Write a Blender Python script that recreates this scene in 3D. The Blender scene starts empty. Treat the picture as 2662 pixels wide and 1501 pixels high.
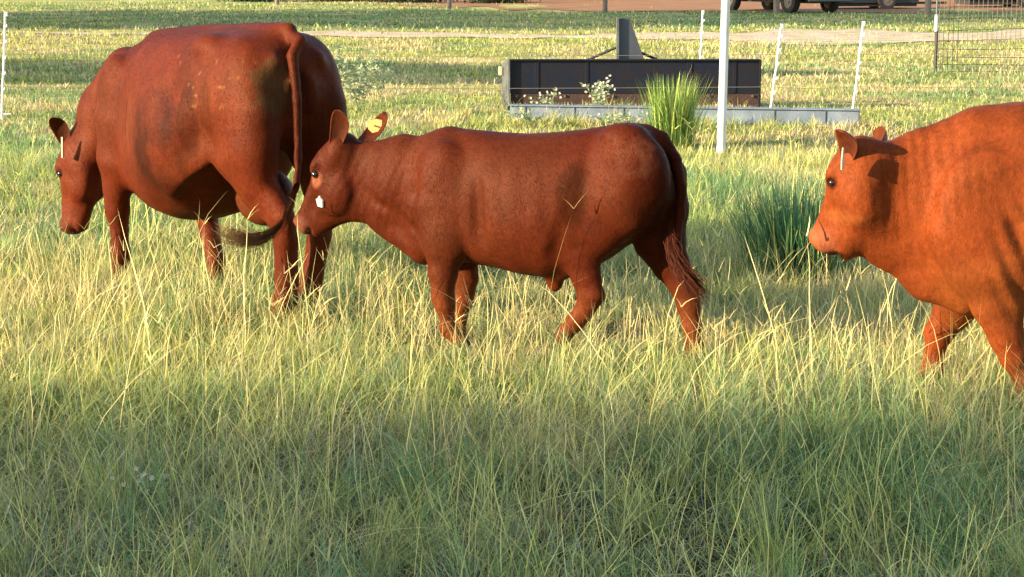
import bpy, math, time
import numpy as np
from mathutils import Vector

# ------------------------------------------------------------------ camera, light, exposure
sc = bpy.context.scene
F_PX, CAM_H, CX, CY = 5000.0, 1.75, 1331.0, 750.5
TAU = math.atan(852.0 / F_PX)
cam_d = bpy.data.cameras.new('camera')
cam_d.sensor_width = 36.0
cam_d.lens = 36.0 * F_PX / 2662.0
cam_d.clip_start, cam_d.clip_end = 0.1, 2000.0
cam = bpy.data.objects.new('camera', cam_d)
sc.collection.objects.link(cam)
cam.location = (0, 0, CAM_H)
cam.rotation_euler = (math.pi / 2 - TAU, 0, 0)
sc.camera = cam

SUN_EL, SUN_AZ = math.radians(15.0), math.radians(68.0)   # light travels towards +x, away from the camera
LDIR = Vector((math.sin(SUN_AZ) * math.cos(SUN_EL), math.cos(SUN_AZ) * math.cos(SUN_EL), -math.sin(SUN_EL)))
world = bpy.data.worlds.new('World'); sc.world = world; world.use_nodes = True
wn = world.node_tree.nodes; wl = world.node_tree.links; wn.clear()
sky = wn.new('ShaderNodeTexSky'); sky.sky_type = 'NISHITA'; sky.sun_disc = False
sky.sun_elevation = SUN_EL; sky.sun_rotation = math.pi + SUN_AZ
sky.air_density = 1.0; sky.dust_density = 1.0; sky.ozone_density = 1.0
bg = wn.new('ShaderNodeBackground'); bg.inputs['Strength'].default_value = 0.15
wo = wn.new('ShaderNodeOutputWorld')
wl.new(sky.outputs[0], bg.inputs[0]); wl.new(bg.outputs[0], wo.inputs[0])
sun_d = bpy.data.lights.new('sun', 'SUN'); sun_d.energy = 5.0; sun_d.angle = math.radians(0.6)
sun_d.color = (1.0, 0.83, 0.60)
sun = bpy.data.objects.new('sun', sun_d); sc.collection.objects.link(sun)
sun.location = (-20, -12, 12); sun.rotation_euler = LDIR.to_track_quat('-Z', 'Y').to_euler()
sc.view_settings.view_transform = 'Standard'; sc.view_settings.look = 'None'
sc.view_settings.exposure = 1.55; sc.view_settings.gamma = 1.0
sc.view_settings.use_curve_mapping = False
sc.cycles.max_bounces = 6; sc.cycles.transparent_max_bounces = 6

# ------------------------------------------------------------------ helpers
S = 2662.0 / 2576.0      # measurements were taken on a 2576 px wide view
rng = np.random.default_rng(7)
ct, st = math.cos(TAU), math.sin(TAU)
def ray(px, py):
    x = (px * S - CX) / F_PX; v = (CY - py * S) / F_PX
    return np.array([x, ct + v * st, -st + v * ct])
def ground_at(px, py, z=0.0):
    r = ray(px, py); t = (z - CAM_H) / r[2]
    return np.array([0, 0, CAM_H]) + r * t
def at_dist(px, py, Y):
    r = ray(px, py); t = Y / r[1]
    return np.array([0, 0, CAM_H]) + r * t

def tag(o, label=None, cat=None, group=None, kind=None):
    if label: o['label'] = label
    if cat: o['category'] = cat
    if group: o['group'] = group
    if kind: o['kind'] = kind
    return o
def link(name, me, mat=None, parent=None):
    o = bpy.data.objects.new(name, me); sc.collection.objects.link(o)
    if mat is not None and me is not None and not me.materials: me.materials.append(mat)
    if parent is not None: o.parent = parent
    return o
def empty(name, loc=(0, 0, 0), rz=0.0, **k):
    o = bpy.data.objects.new(name, None); sc.collection.objects.link(o)
    o.location = loc; o.rotation_euler = (0, 0, rz); o.empty_display_size = .1
    tag(o, **k); return o

def np_mesh(name, V, polys, counts, smooth=False, col=None, matidx=None):
    """V (n,3); polys flat loop indices; counts verts per polygon"""
    me = bpy.data.meshes.new(name)
    V = np.ascontiguousarray(V, np.float32); polys = np.ascontiguousarray(polys, np.int32); counts = np.asarray(counts, np.int32)
    me.vertices.add(len(V)); me.vertices.foreach_set('co', V.ravel())
    me.loops.add(len(polys)); me.loops.foreach_set('vertex_index', polys)
    me.polygons.add(len(counts))
    starts = np.concatenate([[0], np.cumsum(counts)[:-1]]).astype(np.int32)
    me.polygons.foreach_set('loop_start', starts)
    me.polygons.foreach_set('loop_total', counts)
    if matidx is not None: me.polygons.foreach_set('material_index', np.asarray(matidx, np.int32))
    me.update(calc_edges=True)
    if smooth: me.polygons.foreach_set('use_smooth', np.ones(len(counts), bool))
    if col is not None:
        a = me.color_attributes.new('tint', 'FLOAT_COLOR', 'POINT')
        c = np.ones((len(V), 4), np.float32); c[:, :3] = col
        a.data.foreach_set('color', c.ravel())
    return me

# value noise, vectorised
_nt = np.random.default_rng(3).random((64, 64, 64)).astype(np.float32)
def vnoise(P, f, off=0.0):
    P = np.asarray(P, np.float64)
    if P.shape[1] == 2: P = np.c_[P, np.zeros(len(P))]
    Q = P * f + off + 100.0
    i = np.floor(Q).astype(int); t = Q - i; t = t * t * (3 - 2 * t)
    i0 = i % 64; i1 = (i + 1) % 64
    def g(a, b, c): return _nt[a, b, c]
    x0, y0, z0 = i0.T; x1, y1, z1 = i1.T
    c00 = g(x0, y0, z0) * (1 - t[:, 0]) + g(x1, y0, z0) * t[:, 0]
    c10 = g(x0, y1, z0) * (1 - t[:, 0]) + g(x1, y1, z0) * t[:, 0]
    c01 = g(x0, y0, z1) * (1 - t[:, 0]) + g(x1, y0, z1) * t[:, 0]
    c11 = g(x0, y1, z1) * (1 - t[:, 0]) + g(x1, y1, z1) * t[:, 0]
    c0 = c00 * (1 - t[:, 1]) + c10 * t[:, 1]; c1 = c01 * (1 - t[:, 1]) + c11 * t[:, 1]
    return c0 * (1 - t[:, 2]) + c1 * t[:, 2]
def fbm(P, f, o=3, off=0.0):
    s = 0; a = .5; n = 0
    for k in range(o):
        s = s + a * vnoise(P, f * 2 ** k, off + 17 * k); n += a; a *= .5
    return s / n

# simple mesh collector: boxes, bars, tubes, prisms
class MB:
    def __init__(s): s.v = []; s.f = []
    def box(s, c, size, rz=0.0, rx=0.0, taper=1.0):
        hx, hy, hz = [q / 2 for q in size]; b = len(s.v)
        for z in (-1, 1):
            k = taper if z > 0 else 1.0
            for x, y in ((-1, -1), (1, -1), (1, 1), (-1, 1)):
                p = Vector((x * hx * k, y * hy * k, z * hz))
                if rx: p.rotate(__import__('mathutils').Euler((rx, 0, 0)))
                if rz: p.rotate(__import__('mathutils').Euler((0, 0, rz)))
                s.v.append(tuple(p + Vector(c)))
        for q in ((3, 2, 1, 0), (4, 5, 6, 7), (0, 1, 5, 4), (1, 2, 6, 5), (2, 3, 7, 6), (3, 0, 4, 7)):
            s.f.append([b + i for i in q])
        return s
    def tube(s, pts, radii, n=8, caps=True):
        pts = [Vector(p) for p in pts]
        if not hasattr(radii, '__len__'): radii = [radii] * len(pts)
        b = len(s.v); up = None
        for i, p in enumerate(pts):
            t = (pts[min(i + 1, len(pts) - 1)] - pts[max(i - 1, 0)]).normalized()
            if up is None: up = Vector((1, 0, 0)) if abs(t.x) < .8 else Vector((0, 1, 0))
            a = t.cross(up).normalized(); c = t.cross(a).normalized()
            for k in range(n):
                w = 2 * math.pi * k / n
                s.v.append(tuple(p + (a * math.cos(w) + c * math.sin(w)) * radii[i]))
        for i in range(len(pts) - 1):
            for k in range(n):
                k2 = (k + 1) % n
                s.f.append([b + i * n + k, b + (i + 1) * n + k, b + (i + 1) * n + k2, b + i * n + k2])
        if caps:
            s.f.append([b + k for k in range(n)]); s.f.append([b + (len(pts) - 1) * n + k for k in reversed(range(n))])
        return s
    def prism(s, pts2, origin, ux, uy, depth):
        """polygon pts2 in plane (ux,uy), extruded by vector depth, centred"""
        o = Vector(origin); ux = Vector(ux); uy = Vector(uy); d = Vector(depth); n = len(pts2); b = len(s.v)
        for k in (-.5, .5):
            for x, y in pts2: s.v.append(tuple(o + ux * x + uy * y + d * k))
        s.f.append([b + i for i in range(n)][::-1]); s.f.append([b + n + i for i in range(n)])
        for i in range(n):
            j = (i + 1) % n; s.f.append([b + i, b + j, b + n + j, b + n + i])
        return s
    def build(s, name, mat, parent=None, smooth=False, bevel=0.0):
        me = bpy.data.meshes.new(name); me.from_pydata(s.v, [], s.f); me.update()
        if smooth: me.polygons.foreach_set('use_smooth', [True] * len(me.polygons)); me.set_sharp_from_angle(angle=math.radians(40))
        o = link(name, me, mat, parent)
        if bevel:
            m = o.modifiers.new('bevel', 'BEVEL'); m.width = bevel; m.segments = 2; m.limit_method = 'ANGLE'
        return o

# ------------------------------------------------------------------ materials
def mat_new(name):
    m = bpy.data.materials.new(name); m.use_nodes = True
    nt = m.node_tree; nt.nodes.clear()
    out = nt.nodes.new('ShaderNodeOutputMaterial'); return m, nt, out
def principled(name, color, rough=.6, metal=0.0, noise=None, bump=None, spec=.5, col2=None):
    m, nt, out = mat_new(name); N = nt.nodes; L = nt.links
    p = N.new('ShaderNodeBsdfPrincipled'); L.new(p.outputs[0], out.inputs[0])
    p.inputs['Base Color'].default_value = (*color, 1); p.inputs['Roughness'].default_value = rough
    p.inputs['Metallic'].default_value = metal; p.inputs['Specular IOR Level'].default_value = spec
    tc = N.new('ShaderNodeTexCoord')
    if noise:
        t = N.new('ShaderNodeTexNoise'); t.inputs['Scale'].default_value = noise; t.inputs['Detail'].default_value = 6
        L.new(tc.outputs['Object'], t.inputs['Vector'])
        r = N.new('ShaderNodeValToRGB'); r.color_ramp.elements[0].position = .35; r.color_ramp.elements[1].position = .68
        c2 = col2 or tuple(c * .6 for c in color)
        r.color_ramp.elements[0].color = (*c2, 1); r.color_ramp.elements[1].color = (*color, 1)
        L.new(t.outputs[0], r.inputs[0]); L.new(r.outputs[0], p.inputs['Base Color'])
    if bump:
        t2 = N.new('ShaderNodeTexNoise'); t2.inputs['Scale'].default_value = bump[0]; t2.inputs['Detail'].default_value = 4
        L.new(tc.outputs['Object'], t2.inputs['Vector'])
        b = N.new('ShaderNodeBump'); b.inputs['Strength'].default_value = bump[1]; b.inputs['Distance'].default_value = .01
        L.new(t2.outputs[0], b.inputs['Height']); L.new(b.outputs[0], p.inputs['Normal'])
    return m

def coat_material(name, tint_gain=1.0):
    m, nt, out = mat_new(name); N = nt.nodes; L = nt.links
    p = N.new('ShaderNodeBsdfPrincipled'); L.new(p.outputs[0], out.inputs[0])
    at = N.new('ShaderNodeVertexColor'); at.layer_name = 'tint'
    tc = N.new('ShaderNodeTexCoord')
    def nz(scale, detail, stretch=None):
        t = N.new('ShaderNodeTexNoise'); t.inputs['Scale'].default_value = scale; t.inputs['Detail'].default_value = detail
        if stretch:
            mp = N.new('ShaderNodeMapping'); mp.inputs['Scale'].default_value = stretch
            L.new(tc.outputs['Object'], mp.inputs[0]); L.new(mp.outputs[0], t.inputs['Vector'])
        else: L.new(tc.outputs['Object'], t.inputs['Vector'])
        return t
    a = nz(9, 8); b = nz(70, 6, (1, 1, .45))
    mr = N.new('ShaderNodeMapRange'); mr.inputs[1].default_value = .3; mr.inputs[2].default_value = .7
    mr.inputs[3].default_value = .86; mr.inputs[4].default_value = 1.12; L.new(a.outputs[0], mr.inputs[0])
    mr2 = N.new('ShaderNodeMapRange'); mr2.inputs[1].default_value = .3; mr2.inputs[2].default_value = .7
    mr2.inputs[3].default_value = .80; mr2.inputs[4].default_value = 1.2; L.new(b.outputs[0], mr2.inputs[0])
    mu = N.new('ShaderNodeMath'); mu.operation = 'MULTIPLY'; L.new(mr.outputs[0], mu.inputs[0]); L.new(mr2.outputs[0], mu.inputs[1])
    mx = N.new('ShaderNodeVectorMath'); mx.operation = 'SCALE'; L.new(at.outputs[0], mx.inputs[0]); L.new(mu.outputs[0], mx.inputs['Scale'])
    L.new(mx.outputs[0], p.inputs['Base Color'])
    p.inputs['Roughness'].default_value = .56; p.inputs['Specular IOR Level'].default_value = .13; p.inputs['Specular Tint'].default_value = (1.0, .52, .32, 1)
    p.inputs['Sheen Weight'].default_value = .0; p.inputs['Sheen Roughness'].default_value = .4
    p.inputs['Sheen Tint'].default_value = (1.0, .55, .35, 1)
    c = nz(160, 4, (1, 1, .35)); d = nz(28, 5)
    bm = N.new('ShaderNodeBump'); bm.inputs['Strength'].default_value = .45; bm.inputs['Distance'].default_value = .004
    L.new(c.outputs[0], bm.inputs['Height'])
    bm2 = N.new('ShaderNodeBump'); bm2.inputs['Strength'].default_value = .3; bm2.inputs['Distance'].default_value = .010
    L.new(d.outputs[0], bm2.inputs['Height']); L.new(bm.outputs[0], bm2.inputs['Normal']); L.new(bm2.outputs[0], p.inputs['Normal'])
    return m

def leaf_material(name, trans=.35, rough=.55, spec=.25):
    m, nt, out = mat_new(name); N = nt.nodes; L = nt.links
    at = N.new('ShaderNodeVertexColor'); at.layer_name = 'tint'
    p = N.new('ShaderNodeBsdfPrincipled'); p.inputs['Roughness'].default_value = rough; p.inputs['Specular IOR Level'].default_value = spec
    t = N.new('ShaderNodeBsdfTranslucent'); mx = N.new('ShaderNodeMixShader'); mx.inputs[0].default_value = trans
    L.new(at.outputs[0], p.inputs['Base Color']); L.new(at.outputs[0], t.inputs['Color'])
    L.new(p.outputs[0], mx.inputs[1]); L.new(t.outputs[0], mx.inputs[2]); L.new(mx.outputs[0], out.inputs[0])
    return m

M = {}
M['coat'] = coat_material('cattle_coat')
M['grass'] = leaf_material('grass_blade', .28)
M['leaf'] = leaf_material('leaf')
M['hair'] = leaf_material('tail_hair', .10, .7, .05); M['fur'] = leaf_material('short_hair', .08, .8, 0.03)
M['eye'] = principled('eye', (.012, .007, .005), .12, spec=.8)
M['hoof'] = principled('hoof', (.05, .035, .025), .5, noise=30)
M['yellow_tag'] = principled('yellow_tag', (.72, .40, .11), .5, noise=60, col2=(.60, .33, .10))
M['white_tag'] = principled('pale_tag', (.62, .52, .30), .5)
M['white_spot'] = principled('white_spot', (.52, .47, .37), .7, bump=(90, .4))
M['plastic'] = principled('white_plastic', (.86, .84, .80), .35, noise=25, col2=(.72, .69, .62))
M['pvc'] = principled('white_pvc', (.74, .72, .69), .3, noise=6, col2=(.60, .57, .52))
M['navy'] = principled('dark_painted_steel', (.006, .010, .022), .45, noise=7, bump=(30, .2), col2=(.014, .011, .013), spec=.22)
M['rust'] = principled('rusty_steel', (.05, .02, .012), .8, noise=14, bump=(60, .5), col2=(.03, .014, .01))
M['greysteel'] = principled('grey_steel', (.10, .11, .11), .5, noise=12, col2=(.06, .062, .06))
M['slate'] = principled('slate_blue_steel', (.035, .042, .058), .45, noise=9, col2=(.05, .055, .065))
M['galv'] = principled('pale_blue_grey_steel', (.17, .205, .25), .5, noise=5, bump=(25, .15), col2=(.11, .14, .18))
M['wire'] = principled('wire', (.05, .045, .03), .5)
M['polywire'] = principled('polywire', (.16, .15, .10), .6)
M['tpost'] = principled('dark_post', (.02, .016, .014), .6)
M['wood'] = principled('weathered_wood', (.22, .18, .14), .85, noise=11, bump=(40, .5), col2=(.12, .1, .08))
M['tyre'] = principled('tyre_rubber', (.018, .017, .016), .85, noise=20, bump=(30, .3))
M['rim'] = principled('dusty_rim', (.14, .11, .08), .5, noise=10)
M['truckpaint'] = principled('dark_truck_paint', (.012, .013, .018), .3)
M['glass'] = principled('window_glass', (.03, .035, .04), .08, spec=.8)
M['trailer'] = principled('grey_trailer_paint', (.16, .18, .21), .45, noise=6)
M['bark'] = principled('bark', (.09, .065, .045), .9, noise=6, bump=(20, .6))
M['tin'] = principled('tin_roof', (.35, .36, .36), .4, metal=.3, noise=3)
M['flower'] = principled('white_petals', (.66, .58, .44), .6)
# ------------------------------------------------------------------ ground
def ground_material():
    m, nt, out = mat_new('field_ground'); N = nt.nodes; L = nt.links
    p = N.new('ShaderNodeBsdfPrincipled'); p.inputs['Roughness'].default_value = .95; p.inputs['Specular IOR Level'].default_value = .1
    L.new(p.outputs[0], out.inputs[0])
    g = N.new('ShaderNodeNewGeometry')
    def nz(scale, det, rough=.6):
        t = N.new('ShaderNodeTexNoise'); t.inputs['Scale'].default_value = scale; t.inputs['Detail'].default_value = det
        t.inputs['Roughness'].default_value = rough
        L.new(g.outputs['Position'], t.inputs['Vector']); return t
    def ramp(src, stops):
        r = N.new('ShaderNodeValToRGB'); e = r.color_ramp.elements
        while len(e) < len(stops): e.new(.5)
        for q, (pos, c) in zip(e, stops): q.position = pos; q.color = (*c, 1)
        L.new(src, r.inputs[0]); return r
    a = nz(.45, 6); b = nz(14, 6, .75)
    ra = ramp(a.outputs[0], [(.3, (.18, .23, .06)), (.5, (.40, .38, .12)), (.68, (.60, .49, .20))])
    rb = ramp(b.outputs[0], [(.3, (.35, .35, .35)), (.7, (1.5, 1.5, 1.4))])
    mx = N.new('ShaderNodeMix'); mx.data_type = 'RGBA'; mx.blend_type = 'MULTIPLY'; mx.inputs[0].default_value = 1
    L.new(ra.outputs[0], mx.inputs[6]); L.new(rb.outputs[0], mx.inputs[7])
    # bare thatch and soil near, greener sward far
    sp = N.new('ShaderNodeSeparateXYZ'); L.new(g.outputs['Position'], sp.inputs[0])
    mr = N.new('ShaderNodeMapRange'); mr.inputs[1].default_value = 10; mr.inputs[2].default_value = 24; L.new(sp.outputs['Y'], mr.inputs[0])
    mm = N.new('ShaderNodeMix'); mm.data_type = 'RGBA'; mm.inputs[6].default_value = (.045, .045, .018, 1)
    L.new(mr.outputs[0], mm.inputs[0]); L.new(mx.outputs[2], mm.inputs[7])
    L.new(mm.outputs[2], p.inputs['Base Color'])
    bm = N.new('ShaderNodeBump'); bm.inputs['Strength'].default_value = .8; bm.inputs['Distance'].default_value = .06
    L.new(b.outputs[0], bm.inputs['Height']); L.new(bm.outputs[0], p.inputs['Normal'])
    return m
def ground_h(x, y):
    return 0.03 * np.sin(x * .6 + 1) * np.sin(y * .35) * np.clip((y - 11) / 6, 0, 1)
def sheet(name, xs, ys, hfun, mat, kind):
    X, Y = np.meshgrid(xs, ys); V = np.c_[X.ravel(), Y.ravel(), hfun(X.ravel(), Y.ravel())]
    nx, ny = len(xs), len(ys)
    i = (np.arange(ny - 1)[:, None] * nx + np.arange(nx - 1)[None]).ravel()
    q = np.c_[i, i + 1, i + nx + 1, i + nx].ravel()
    me = np_mesh(name, V, q, np.full(len(i), 4), smooth=True)
    return tag(link(name, me, mat), kind=kind)
xs = np.concatenate([np.linspace(-400, -30, 12)[:-1], np.linspace(-30, 30, 80), np.linspace(30, 400, 12)[1:]])
ys = np.concatenate([np.linspace(-200, -20, 6)[:-1], np.linspace(-20, 90, 110), np.linspace(90, 900, 14)[1:]])
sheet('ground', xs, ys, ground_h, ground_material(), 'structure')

# gravel drive (pinkish), running across; and the bare orange earth lot beyond the posts
gA = [(-13, 48.0), (-10, 47.6), (-5, 46.4), (0, 45.4), (5, 45.2), (10, 45.2), (20, 45.0)]
gW = [.6, 1.6, 2.4, 3.0, 4.8, 7.6, 9.5]
def strip(name, pts, widths, mat, z=.012, n=60, jag=.25):
    P = np.array(pts)[:, :2]; t = np.linspace(0, 1, len(P)); tt = np.linspace(0, 1, n)
    c = np.c_[np.interp(tt, t, P[:, 0]), np.interp(tt, t, P[:, 1])]; w = np.interp(tt, t, widths)
    K = 7; V = []
    for i in range(n):
        for k in range(K):
            u = k / (K - 1) - .5
            j = (vnoise(np.array([[c[i, 0], u * 9.0]]), .9)[0] - .5) * jag * 2 * (abs(u) > .4)
            x, y = c[i, 0], c[i, 1] + u * w[i] + j * w[i]
            V.append((x, y, ground_h(np.array([x]), np.array([y]))[0] + z))
    i = (np.arange(n - 1)[:, None] * K + np.arange(K - 1)[None]).ravel()
    q = np.c_[i, i + K, i + K + 1, i + 1].ravel()
    me = np_mesh(name, V, q[::1], np.full(len(i), 4), smooth=True)
    return tag(link(name, me, mat), kind='structure')
M['gravel'] = principled('pale_gravel', (.64, .50, .38), .95, noise=1.6, bump=(40, .8), col2=(.44, .34, .17), spec=.1)
M['earth'] = principled('orange_earth', (.36, .18, .085), .95, noise=1.0, bump=(5, .9), col2=(.28, .13, .06), spec=.1)
strip('gravel_drive', gA, gW, M['gravel'], z=.02)
eA = [ground_at(1100, 6), ground_at(1500, 0), ground_at(1850, -4), ground_at(2300, -4)]
eL = [np.array([-40, 150, 0]), np.array([-2.5, 105, 0]), np.array([3, 95.5, 0]), np.array([60, 92.5, 0])]
strip('bare_earth_lot', eL, [20, 62, 57, 55], M['earth'], z=.02, jag=.04)

# ------------------------------------------------------------------ blades (numpy)
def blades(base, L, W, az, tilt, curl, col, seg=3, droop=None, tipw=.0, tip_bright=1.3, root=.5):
    """base (n,3), L,W,az,tilt,curl (n), col (n,3). returns V, loops, counts, color"""
    n = len(base); seg_l = L / seg
    pts = [base]; ang = tilt.copy(); azk = az.copy()
    for k in range(seg):
        a = ang + curl * (k + .5) / seg
        d = np.c_[np.sin(a) * np.cos(azk), np.sin(a) * np.sin(azk), np.cos(a)]
        azk = azk + (rng.random(n) - .5) * .5
        pts.append(pts[-1] + d * seg_l[:, None])
    wa = az + np.pi / 2 + (rng.random(n) - .5) * 1.6
    wv = np.c_[np.cos(wa), np.sin(wa), (rng.random(n) - .5) * .5]
    V = []; C = []
    for k in range(seg):
        f = (1 - (k / seg) * .55) * .5
        V += [pts[k] - wv * (W * f)[:, None], pts[k] + wv * (W * f)[:, None]]
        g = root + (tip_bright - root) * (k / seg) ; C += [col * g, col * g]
    V.append(pts[seg]); C.append(col * tip_bright)
    K = 2 * seg + 1
    V = np.stack(V, 1).reshape(-1, 3); C = np.stack(C, 1).reshape(-1, 3)
    b = (np.arange(n) * K)[:, None]
    tpl = []
    for k in range(seg - 1): tpl += [2 * k, 2 * k + 1, 2 * k + 3, 2 * k + 2]
    tpl += [2 * (seg - 1), 2 * (seg - 1) + 1, 2 * seg]
    loops = (b + np.array(tpl)[None]).ravel()
    counts = np.tile([4] * (seg - 1) + [3], n)
    return V, loops, counts, C
def join(parts):
    V = []; Lp = []; Ct = []; C = []; o = 0
    for v, l, c, k in parts:
        V.append(v); Lp.append(l + o); Ct.append(c); C.append(k); o += len(v)
    return np.concatenate(V), np.concatenate(Lp), np.concatenate(Ct), np.concatenate(C)
def blade_object(name, parts, mat, parent=None, **tags):
    V, l, c, k = join(parts); me = np_mesh(name, V, l, c, col=k)
    return tag(link(name, me, mat, parent), **tags)

GREEN = np.array([.20, .33, .11]); YG = np.array([.46, .48, .11]); STRAW = np.array([.80, .66, .27]); BLUEG = np.array([.23, .32, .17]); DRY = np.array([.50, .41, .31])
def zone(y0, y1, dens, per, Lr, Wr, spread, seg, straw=.15, margin=.7, low=.35, tl=.5, cl=.65):
    hw1 = .275 * y1 + margin
    area = 2 * hw1 * (y1 - y0)
    nt_ = int(area * dens / per)
    x = rng.uniform(-hw1, hw1, nt_); y = rng.uniform(y0, y1, nt_)
    k = np.abs(x) < .275 * y + margin
    P2 = np.c_[x, y]
    dn = fbm(P2, .8, 3, 5.0)
    k &= (dn > low * rng.random(nt_))
    k &= ~((np.abs(y - np.interp(x, [q[0] for q in gA], [q[1] for q in gA])) < .5 * np.interp(x, [q[0] for q in gA], gW) * (.75 + .4 * vnoise(P2, .8))) & (x > -13) & (rng.random(nt_) < .82))
    k &= ~((y > 66.5 + 8 * np.clip(-x / 2.5, 0, 1) + 1.5 * (vnoise(P2, .5) - .5)) & (x > -3) & (rng.random(nt_) < .97))
    x, y = x[k], y[k]; n = len(x)
    P2 = np.c_[x, y]
    h = fbm(P2, .55, 3, 40.); hue = fbm(P2, .35, 3, 80.); dry = fbm(P2, .9, 2, 11.)
    m = np.repeat(np.arange(n), per); N_ = len(m)
    bx = x[m] + rng.normal(0, spread, N_); by = y[m] + rng.normal(0, spread, N_)
    tuft_az = rng.uniform(0, 2 * np.pi, n)[m]
    az = np.where(rng.random(N_) < .3, tuft_az + rng.normal(0, .5, N_), rng.uniform(0, 2 * np.pi, N_))
    Lb = (Lr[0] + (Lr[1] - Lr[0]) * np.clip((h[m] - .28) / .44, 0, 1)) * rng.uniform(.5, 1.25, N_)
    W = rng.uniform(*Wr, N_)
    tilt = np.abs(rng.normal(.2, tl, N_)); curl = rng.gamma(1.6, cl, N_)
    mixg = np.clip((hue[m] - .38) / .22 + rng.normal(0, .22, N_), 0, 1)[:, None]
    col = GREEN * (1 - mixg) + YG * mixg
    bl = (rng.random(N_) < .22)[:, None]; col = np.where(bl, BLUEG, col)
    sp = straw * np.clip((dry[m] - .38) * 9.0, .10, 3.0)
    isst = rng.random(N_) < sp
    st_c = STRAW * rng.uniform(.6, 1.1, N_)[:, None]
    st_c = np.where((rng.random(N_) < .3)[:, None], DRY, st_c)
    col = np.where(isst[:, None], st_c, col) * rng.uniform(.42, 1.5, N_)[:, None]
    base = np.c_[bx, by, ground_h(bx, by) - .005]
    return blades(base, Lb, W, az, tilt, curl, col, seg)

def bunches(n, y0, y1, L=(.16, .36), per=46, W=(.0022, .0036), cols=None, pts=None):
    """grass bunches: blades arching outward from one crown"""
    if pts is None:
        y = rng.uniform(y0, y1, n); x = rng.uniform(-1, 1, n) * (.275 * y + .5)
    else: x, y = np.array(pts).T; n = len(x)
    m = np.repeat(np.arange(n), per); N_ = len(m); r = rng.uniform(.02, .07, n)[m] * np.sqrt(rng.random(N_)); a = rng.uniform(0, 2 * np.pi, N_)
    base = np.c_[x[m] + r * np.cos(a), y[m] + r * np.sin(a), ground_h(x, y)[m]]
    Lb = rng.uniform(*L, n)[m] * rng.uniform(.55, 1.2, N_)
    pal = np.array([GREEN * .9, GREEN * 1.2, (GREEN + YG) / 2, YG, (YG + STRAW) / 2, STRAW * .8, BLUEG]) if cols is None else np.array(cols)
    c = pal[rng.integers(0, len(pal), n)][m] * rng.uniform(.6, 1.3, (N_, 1))
    lean = rng.uniform(0, 6.28, n)[m]
    return blades(base, Lb, rng.uniform(*W, N_), np.where(rng.random(N_) < .35, lean, a + rng.normal(0, .5, N_)), np.abs(rng.normal(.45, .35, N_)), rng.gamma(2.2, .42, N_), c, 4)
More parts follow.
